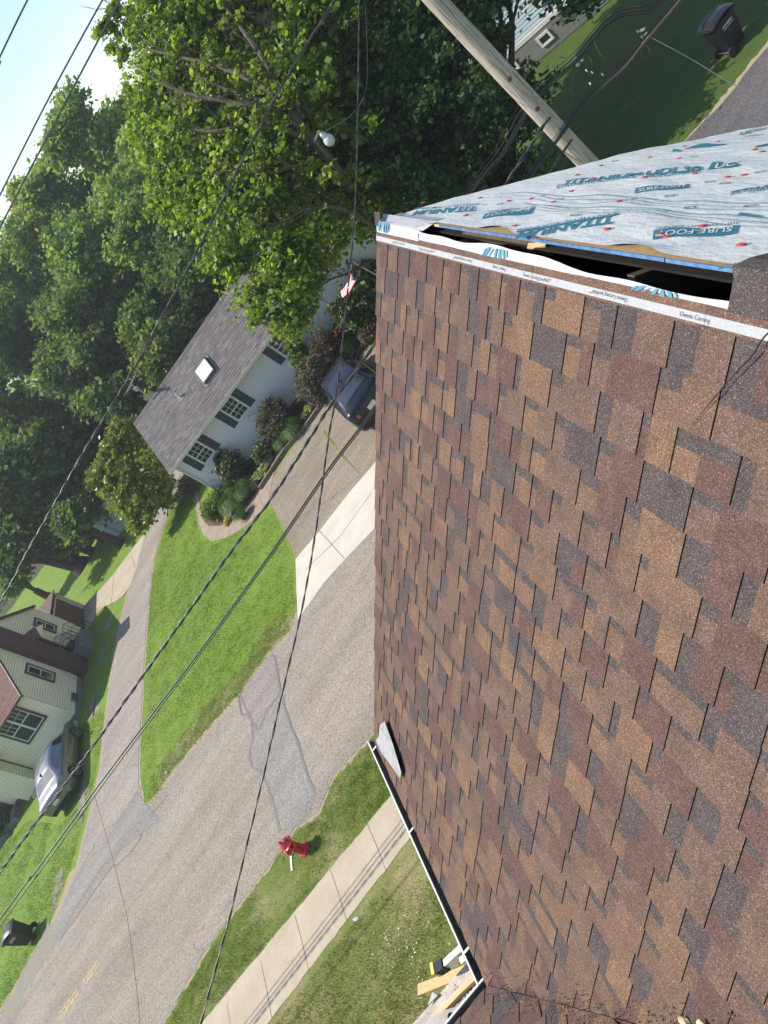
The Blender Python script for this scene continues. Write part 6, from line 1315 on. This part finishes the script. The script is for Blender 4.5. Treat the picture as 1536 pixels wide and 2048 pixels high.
MAIN = [([(700, 375, 20.4), (665, 330, 19.9), (635, 292, 19.6), (600, 250, 19.4), (572, 225, 19.3), (545, 205, 19.4)], .17, .10), ([(600, 250, 19.4), (560, 200, 19.2), (500, 160, 19.2), (430, 130, 19.6), (350, 112, 20.2), (285, 95, 20.8)], .10, .02),
        ([(590, 240, 19.4), (540, 215, 19.0), (470, 205, 19.0), (390, 190, 19.4), (320, 165, 20.0), (268, 120, 20.6)], .08, .012), ([(635, 292, 19.6), (575, 262, 19.3), (500, 250, 19.2), (430, 262, 19.4), (380, 258, 20)], .08, .015),
        ([(572, 225, 19.3), (545, 150, 19.2), (500, 80, 19.4), (455, 20, 19.8), (430, -30, 20)], .09, .03), ([(600, 250, 19.4), (590, 170, 19.4), (570, 90, 19.5), (520, 30, 19.7)], .07, .02), ([(545, 205, 19.4), (480, 190, 19.5), (400, 150, 20), (330, 80, 20.6), (270, 30, 21.2), (235, 10, 21.5)], .06, .010),
        ([(665, 330, 19.9), (600, 330, 19.3), (540, 345, 19.2), (470, 340, 19.5), (420, 350, 20)], .06, .012), ([(760, 460, 21), (715, 432, 20), (665, 415, 19.4), (610, 420, 19.2), (565, 445, 19.2)], .08, .02), ([(740, 520, 22), (700, 545, 21), (660, 560, 20.5), (620, 590, 20.5)], .05, .015)]
for pp, ra, rb_ in MAIN:
    P = smoothpts(lpts(pp), 4); n_ = len(P); lb.tube(P, [ra + (rb_ - ra) * i / (n_ - 1) for i in range(n_)], 7)
    for k in range(14):                                  # bare twigs
        i = RB.randint(n_ // 3, n_ - 1); d = (P[i] - P[i - 1]).normalized() * 1.0 + Vector((RB.gauss(0, .55), RB.gauss(0, .35), RB.gauss(0.15, .55))); L_ = RB.uniform(.6, 1.9); q = [P[i]]
        for j in range(5): d += Vector((RB.gauss(0, .16), RB.gauss(0, .12), RB.gauss(0.03, .16))); q.append(q[-1] + d.normalized() * L_ / 5)
        lb.tube(q, [.016, .012, .010, .007, .005, .003], 4)
        for _ in range(2):
            j = RB.randint(1, 4); e = d + Vector((RB.gauss(0, .6), RB.gauss(0, .4), RB.gauss(.1, .6))); lb.tube([q[j], q[j] + e.normalized() * L_ * .2, q[j] + e.normalized() * L_ * .36 + Vector((0, 0, .05))], [.007, .005, .003], 4)
part(tm, 'limbs', lb, MT['bark'])
TIP = [bl(215, 45, 21.5, 16), bl(205, 65, 21.5, 10), bl(245, 110, 21.3, 12), bl(232, 20, 21.6, 16), bl(225, 95, 21.4, 8)]
leaf_mesh('tip_foliage', [(x - bM[0], y - bM[1], z, a, b, c) for x, y, z, a, b, c in TIP], 1100, .115, MT['maple'], 91, .18, .6, 1.35, 25, parent=tm)
dk = [bl(a, b, d * .72, r_, 1.0, 1.8 if r_ > 70 else 1.0) for a, b, d, r_ in [(820, 90, 28, 120), (920, 60, 28, 90), (880, 220, 28, 120), (780, 330, 29, 90), (960, 300, 28, 85), (985, 205, 27, 58), (960, 70, 27, 48), (850, 400, 28, 70), (1010, 380, 28, 55), (1075, 172, 27.5, 26), (1040, 160, 27, 22), (1150, 5, 26, 26), (1085, -20, 26, 34), (850, -60, 28, 110), (1000, -70, 27, 70), (780, 200, 29, 100), (1195, -30, 26, 36), (1065, 330, 27.5, 26), (1060, 250, 27, 20), (930, -200, 27, 130), (1050, -160, 27, 90), (780, -150, 27, 130)]]
tree('maple_tree', (5.9, 20.2), 2.0, dk, 100000, 0.125, MT['maple_shaded'], MT['bark_dark'], 0.4, 23, 'dark shaded tree behind the utility pole', clump=.36, shell=.72, per=40, long=1.3, twigs=2)
# light woodland rising behind the maple
def wt_(name, c, d, rr, n, size, m, seed, lab, hz=1.25, mbk='bark_dark', grp='woodland trees behind the houses', seedn=13):
    p = at(c[0], c[1], d); r_ = rr * d / 1490.67; R = random.Random(seed); B = [(p.x, p.y, p.z, r_ * .6, r_ * .6, r_ * .7)]
    for k in range(seedn):
        a = R.uniform(0, 6.28); e = R.uniform(-.7, 1.3); f_ = R.uniform(.5, .85); s_ = R.uniform(.16, .4); B.append((p.x + math.cos(a) * r_ * f_ * math.cos(e), p.y + math.sin(a) * r_ * f_ * math.cos(e), p.z + math.sin(e) * r_ * f_ * hz, r_ * s_, r_ * s_ * R.uniform(.8, 1.3), r_ * s_ * R.uniform(.7, 1.1)))
    return tree(name, (p.x, p.y), max(1.2, p.z * .45), B, n, size, m, MT[mbk], 0.3, seed, lab, grp, clump=.62, shell=.6, twigs=2, per=45)
W = [((225, 300), 52, 105, 'wood1', 'feathery pale tree whose tip meets the sky beside the maple'), ((150, 420), 56, 95, 'wood1', 'pale green tree on the skyline, next below the feathery one'), ((330, 430), 48, 130, 'wood1', 'broad light green tree behind the maple crown'), ((250, 560), 50, 120, 'wood1', 'yellow green tree in the middle of the woods'), ((75, 420), 64, 48, 'wood1', 'small open-crowned tree alone against the sky'),
     ((100, 540), 58, 95, 'wood1', 'light tree below the open-crowned one on the skyline'), ((20, 570), 60, 75, 'wood2', 'dark tree at the left end of the skyline'), ((60, 680), 52, 110, 'wood2', 'dark dense tree at the left edge below the skyline'), ((400, 560), 46, 100, 'wood2', 'dark tree just above the grey roof ridge'), ((180, 700), 47, 110, 'wood2', 'dark tree behind the aerial'), ((320, 690), 44, 90, 'wood2', 'dark tree close behind the grey roof ridge'),
     ((60, 860), 50, 110, 'wood2', 'dark tree at left edge above the big twin trunk'), ((170, 850), 52, 90, 'wood2', 'shaded tree behind the round olive tree'), ((20, 990), 47, 75, 'wood2', 'leafy crown reaching the left edge above the teal roof'), ((440, 470), 50, 90, 'wood1', 'light tree glimpsed through the maple'), ((470, 330), 56, 120, 'wood1', 'far light tree hidden behind the maple')]
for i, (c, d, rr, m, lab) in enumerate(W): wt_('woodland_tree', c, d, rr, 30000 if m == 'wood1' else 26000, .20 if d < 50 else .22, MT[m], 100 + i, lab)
# far mass of woods that closes the view
R = np.random.default_rng(2); BB = [(x, 78 + R.uniform(-6, 10), R.uniform(3, 6), 7, 6, R.uniform(4.5, 6.5)) for x in np.linspace(-75, 45, 22)]
tag(leaf_mesh('far_woods', BB, 60000, .62, MT['wood2'], 5, 1.3, .8, 1.3, 50), kind='stuff')
# twin-trunk tree by the garage drive
tw = empty('twin_trunk_tree', (-22.9, 49.2, 0), 'large leaning tree with a dark double trunk beyond the garage drive', 'tree'); mb = MB()
P_ = lambda x, y, d: at(x, y, d) - Vector((-22.9, 49.2, 0))
mb.tube([Vector((0, 0, -.1)), Vector((0, 0, .5)), Vector((-.2, .3, 1.6)), P_(95, 1100, 47.5)], [.85, .6, .48, .42], 12); mb.tube([Vector((0, 0, .2)), Vector((.3, .2, 1.2)), Vector((.5, .3, 2.6)), P_(110, 1010, 48)], [.5, .42, .4, .3], 10)
mb.tube([P_(95, 1100, 47.5), P_(60, 1095, 46.5), P_(10, 1060, 46)], [.38, .25, .1], 8); mb.tube([P_(110, 1010, 48), P_(60, 960, 47.5), P_(30, 880, 47)], [.3, .2, .08], 8); mb.tube([P_(150, 1135, 47.6), P_(85, 1120, 47), P_(40, 1125, 46.5)], [.3, .26, .1], 8)
part(tw, 'trunk', mb, MT['bark_dark'])
TB = [bl(60, 1040, 47, 70), bl(120, 1000, 48, 60), bl(20, 1110, 46.5, 48), bl(110, 930, 48, 70), bl(40, 950, 47, 70), bl(0, 1020, 47, 50), bl(165, 980, 49, 40)]
leaf_mesh('crown', [(x + 22.9, y - 49.2, z, a, b, c) for x, y, z, a, b, c in TB], 26000, .27, MT['wood2'], 77, .8, .6, 1.4, 50, parent=tw)
# round olive tree at the house corner
RT = [bl(262, 960, 38.5, 62), bl(240, 900, 38.5, 42), bl(215, 950, 38.5, 34), bl(300, 935, 38, 42), bl(255, 870, 38.5, 30), bl(290, 1000, 38, 40), bl(264, 1002, 38.5, 32), bl(315, 985, 37.8, 30), bl(275, 1040, 38, 22)]
tree('olive_tree', (-13.3, 40.0), 1.1, RT, 34000, .14, MT['magnolia'], MT['bark_dark'], .18, 55, 'round glossy olive green tree by the corner of the grey-roofed house', clump=.3, shell=.75, twigs=2, per=40, long=1.6)
# bushes
def shrub(name, px, py, rpx_, ht, n, size, m, lab, seed, cat='shrub', grp=None, clump=.16, long=1.5, z=None):
    """px,py: middle of the shrub in plan; the crown grows from the ground up to ht"""
    g0 = gp(px, py, ht * .5); r_ = rpx_ * (g0 - CAMP).length / 1490.67; R = random.Random(seed)
    B = [(0, 0, ht * .5, r_ * .75, r_ * .75, ht * .45)]
    for k in range(7): a = R.uniform(0, 6.28); B.append((math.cos(a) * r_ * .55, math.sin(a) * r_ * .55, ht * R.uniform(.35, .7), r_ * R.uniform(.3, .45), r_ * R.uniform(.3, .45), ht * R.uniform(.2, .32)))
    t = empty(name, (g0.x, g0.y, 0), lab, cat, grp); mb = MB()
    for k, q in enumerate(B): limb(mb, (R.uniform(-.06, .06), R.uniform(-.06, .06), 0), q[:3], .025, .008, seed + k, .1, 5, 4)
    part(t, 'stem', mb, MT['bark_dark']); leaf_mesh('foliage', B, n, size, m, seed, clump, .7, long, 30, parent=t); return t
def tuft(px, py, rpx_, h, n, m, lab, seed, grp=None, wd=.018):
    g0 = gp(px, py, h * .35); r_ = rpx_ * (g0 - CAMP).length / 1490.67; R = np.random.default_rng(seed); a = R.random(n) * 6.283; rr = R.random(n) ** .5 * r_ * .35
    o0 = np.stack([np.cos(a) * rr, np.sin(a) * rr, np.zeros(n)], 1); out_ = r_ * (.5 + .6 * R.random(n)); a2 = a + R.normal(size=n) * .4; hh = h * (.7 + .5 * R.random(n))
    m1 = o0 + np.stack([np.cos(a2) * out_ * .45, np.sin(a2) * out_ * .45, hh], 1); tp = o0 + np.stack([np.cos(a2) * out_, np.sin(a2) * out_, hh * .55], 1); s_ = np.stack([-np.sin(a2), np.cos(a2), np.zeros(n)], 1) * wd / 2
    V = np.stack([o0 - s_, o0 + s_, m1 + s_, m1 - s_, tp], 1).reshape(-1, 3); mb = MB(); mb.v = [tuple(v) for v in V]; mb.f = [f for i in range(n) for f in ((5 * i, 5 * i + 1, 5 * i + 2, 5 * i + 3), (5 * i + 3, 5 * i + 2, 5 * i + 4))]; mb.mi = [0] * len(mb.f)
    o = mb.build('ornamental_grass', m, label=lab, cat='ornamental grass', group=grp); o.location = (g0.x, g0.y, .01); return o
shrub('shrub', 545, 840, 46, 1.75, 11000, .055, MT['barberry'], 'russet shrub between the first and second window of the grey-roofed house', 1)
shrub('shrub', 628, 765, 52, 1.8, 13000, .055, MT['barberry'], 'largest russet shrub, at the third window above the navy car', 2); shrub('shrub', 655, 700, 36, 1.9, 8000, .055, MT['barberry'], 'russet shrub with red flowers in front, near the navy car', 3)
shrub('shrub', 612, 720, 30, 2.3, 5000, .09, MT['maple'], 'green sapling growing up between the russet shrubs', 13)
shrub('shrub', 378, 965, 26, 1.2, 5000, .055, MT['barberry'], 'small russet shrub behind the house corner', 4)
shrub('shrub', 428, 1010, 34, 1.0, 8000, .06, MT['bush'], 'fresh green rounded shrub at the tip of the bed', 5)
shrub('shrub', 462, 930, 38, 1.7, 8000, .085, MT['rhodo'], 'rhododendron below the first shuttered window', 6); shrub('shrub', 440, 955, 26, 1.2, 4000, .08, MT['rhodo'], 'smaller rhododendron by the house corner', 7)
shrub('shrub', 525, 905, 22, 0.9, 3500, .06, MT['rhodo'], 'small grey green shrub between the rhododendron and the russet shrub', 8)
shrub('shrub', 716, 618, 46, 2.2, 9000, .11, MT['rhodo'], 'tall rhododendron beside the flag', 9); shrub('shrub', 735, 560, 40, 2.0, 6000, .11, MT['rhodo'], 'shaded rhododendron beyond the flag', 10); shrub('shrub', 690, 655, 22, 1.2, 3000, .09, MT['bush'], 'leafy green plant in front of the tall rhododendron', 12)
shrub('shrub', 572, 640, 0.1, .3, 40, .05, MT['bush'], 'tiny seedling by the house wall', 14)
for i, (px, py, r_, lab) in enumerate([(522, 945, 16, 'pale hosta clump nearest the end of the timber edging'), (506, 968, 14, 'pale hosta clump between the grasses and the timber edging'), (612, 822, 16, 'pale hosta clump beside the russet shrubs'), (640, 775, 10, 'small pale hosta at the edging beside the navy car'), (535, 918, 11, 'pale hosta clump farther up the edging')]): shrub('hosta', px, py, r_, .35, 900, .11, MT['hosta'], lab, 40 + i, 'hosta', 'pale hostas in the bed', .08, 1.6)
shrub('shrub', 455, 1042, 9, .25, 500, .06, MT['yellowleaf'], 'small patch of yellow leaves at the curved walk', 50, 'flowers')
for i, (px, py) in enumerate([(668, 664), (673, 668), (678, 660), (671, 673)]):
    o = leaf_mesh('red_flower', [(*at(px, py, 28.6), .05, .05, .05)], 40, .035, MT['petal'], 60 + i, .03, .4, 1.2, 20); tag(o, ['bright red flower head nearest the windows', 'uppermost red flower head against the pale wall', 'red flower head standing apart toward the flag', 'lowest red flower head over the russet shrub'][i], 'flower', 'red flowers')
for i, (px, py, r_, h, n, lab) in enumerate([(590, 862, 26, .6, 700, 'ornamental grass between the hostas and the second window'), (470, 1008, 32, .7, 900, 'large arching ornamental grass near the end of the bed'), (492, 985, 26, .6, 700, 'arching ornamental grass next to the pale hostas'), (702, 702, 26, .6, 700, 'ornamental grass in front of the navy car'), (568, 885, 20, .5, 500, 'ornamental grass right of the small grey green shrub'), (485, 1030, 20, .5, 500, 'low ornamental grass beside the curved walk')]): tuft(px, py, r_, h, n, MT['grassleaf'], lab, 70 + i, 'ornamental grasses in the bed')
shrub('shrub', 738, 668, 20, .8, 2500, .06, MT['yellowleaf'] if False else MT['barberry'], 'low russet plant at the roof edge beyond the grasses', 80)
shrub('shrub', 113, 1452, 10, .9, 1600, .06, MT['bush'], 'small shrub at the corner of the cream house', 81); shrub('shrub', 75, 1500, 13, .7, 1800, .06, MT['wood2'], 'dark potted plant behind the silver car', 82); shrub('shrub', 128, 1400, 9, .8, 700, .05, MT['bush'], 'thin weedy plant by the basement window', 83)
shrub('shrub', 5, 1655, 20, .8, 2000, .07, MT['wood2'], 'dark shrub beside the entry steps at the left edge', 85)
shrub('shrub', 96, 1490, 7, .4, 500, .05, MT['yellowleaf'], 'yellow flowering plant by the concrete apron', 86)
tsh = [((150, 1045), 44, 30, 'wood2', 'low shaded bush behind the pale blue car'), ((205, 1000), 46, 32, 'wood2', 'undergrowth left of the round olive tree'), ((240, 800), 45, 50, 'wood2', 'undergrowth behind the tip of the grey roof'), ((130, 1080), 50, 26, 'wood1', 'light bush beyond the twin trunk'), ((20, 1160), 52, 30, 'wood1', 'light green bush at the left edge beyond the garage')]
for i, (c, d, rr, m, lab) in enumerate(tsh): wt_('bush', c, d, rr, 5000, .26, MT[m], 300 + i, lab, grp='bushes at the edge of the woods', seedn=4)

# ================================================================== HAZE (summer air between the camera and the woods)
hz = MB().box((-20, 60, 8.5), (330, 330, 20)); hm = bpy.data.materials.new('summer_haze'); hm.use_nodes = True; hn_ = hm.node_tree; hn_.nodes.clear()
ho = hn_.nodes.new('ShaderNodeOutputMaterial'); hv = hn_.nodes.new('ShaderNodeVolumePrincipled'); hv.inputs['Color'].default_value = (0.93, 0.96, 1, 1); hv.inputs['Density'].default_value = 0.0008; hv.inputs['Anisotropy'].default_value = 0.3
hn_.links.new(hv.outputs[0], ho.inputs['Volume']); hz.build('haze', hm, kind='stuff')
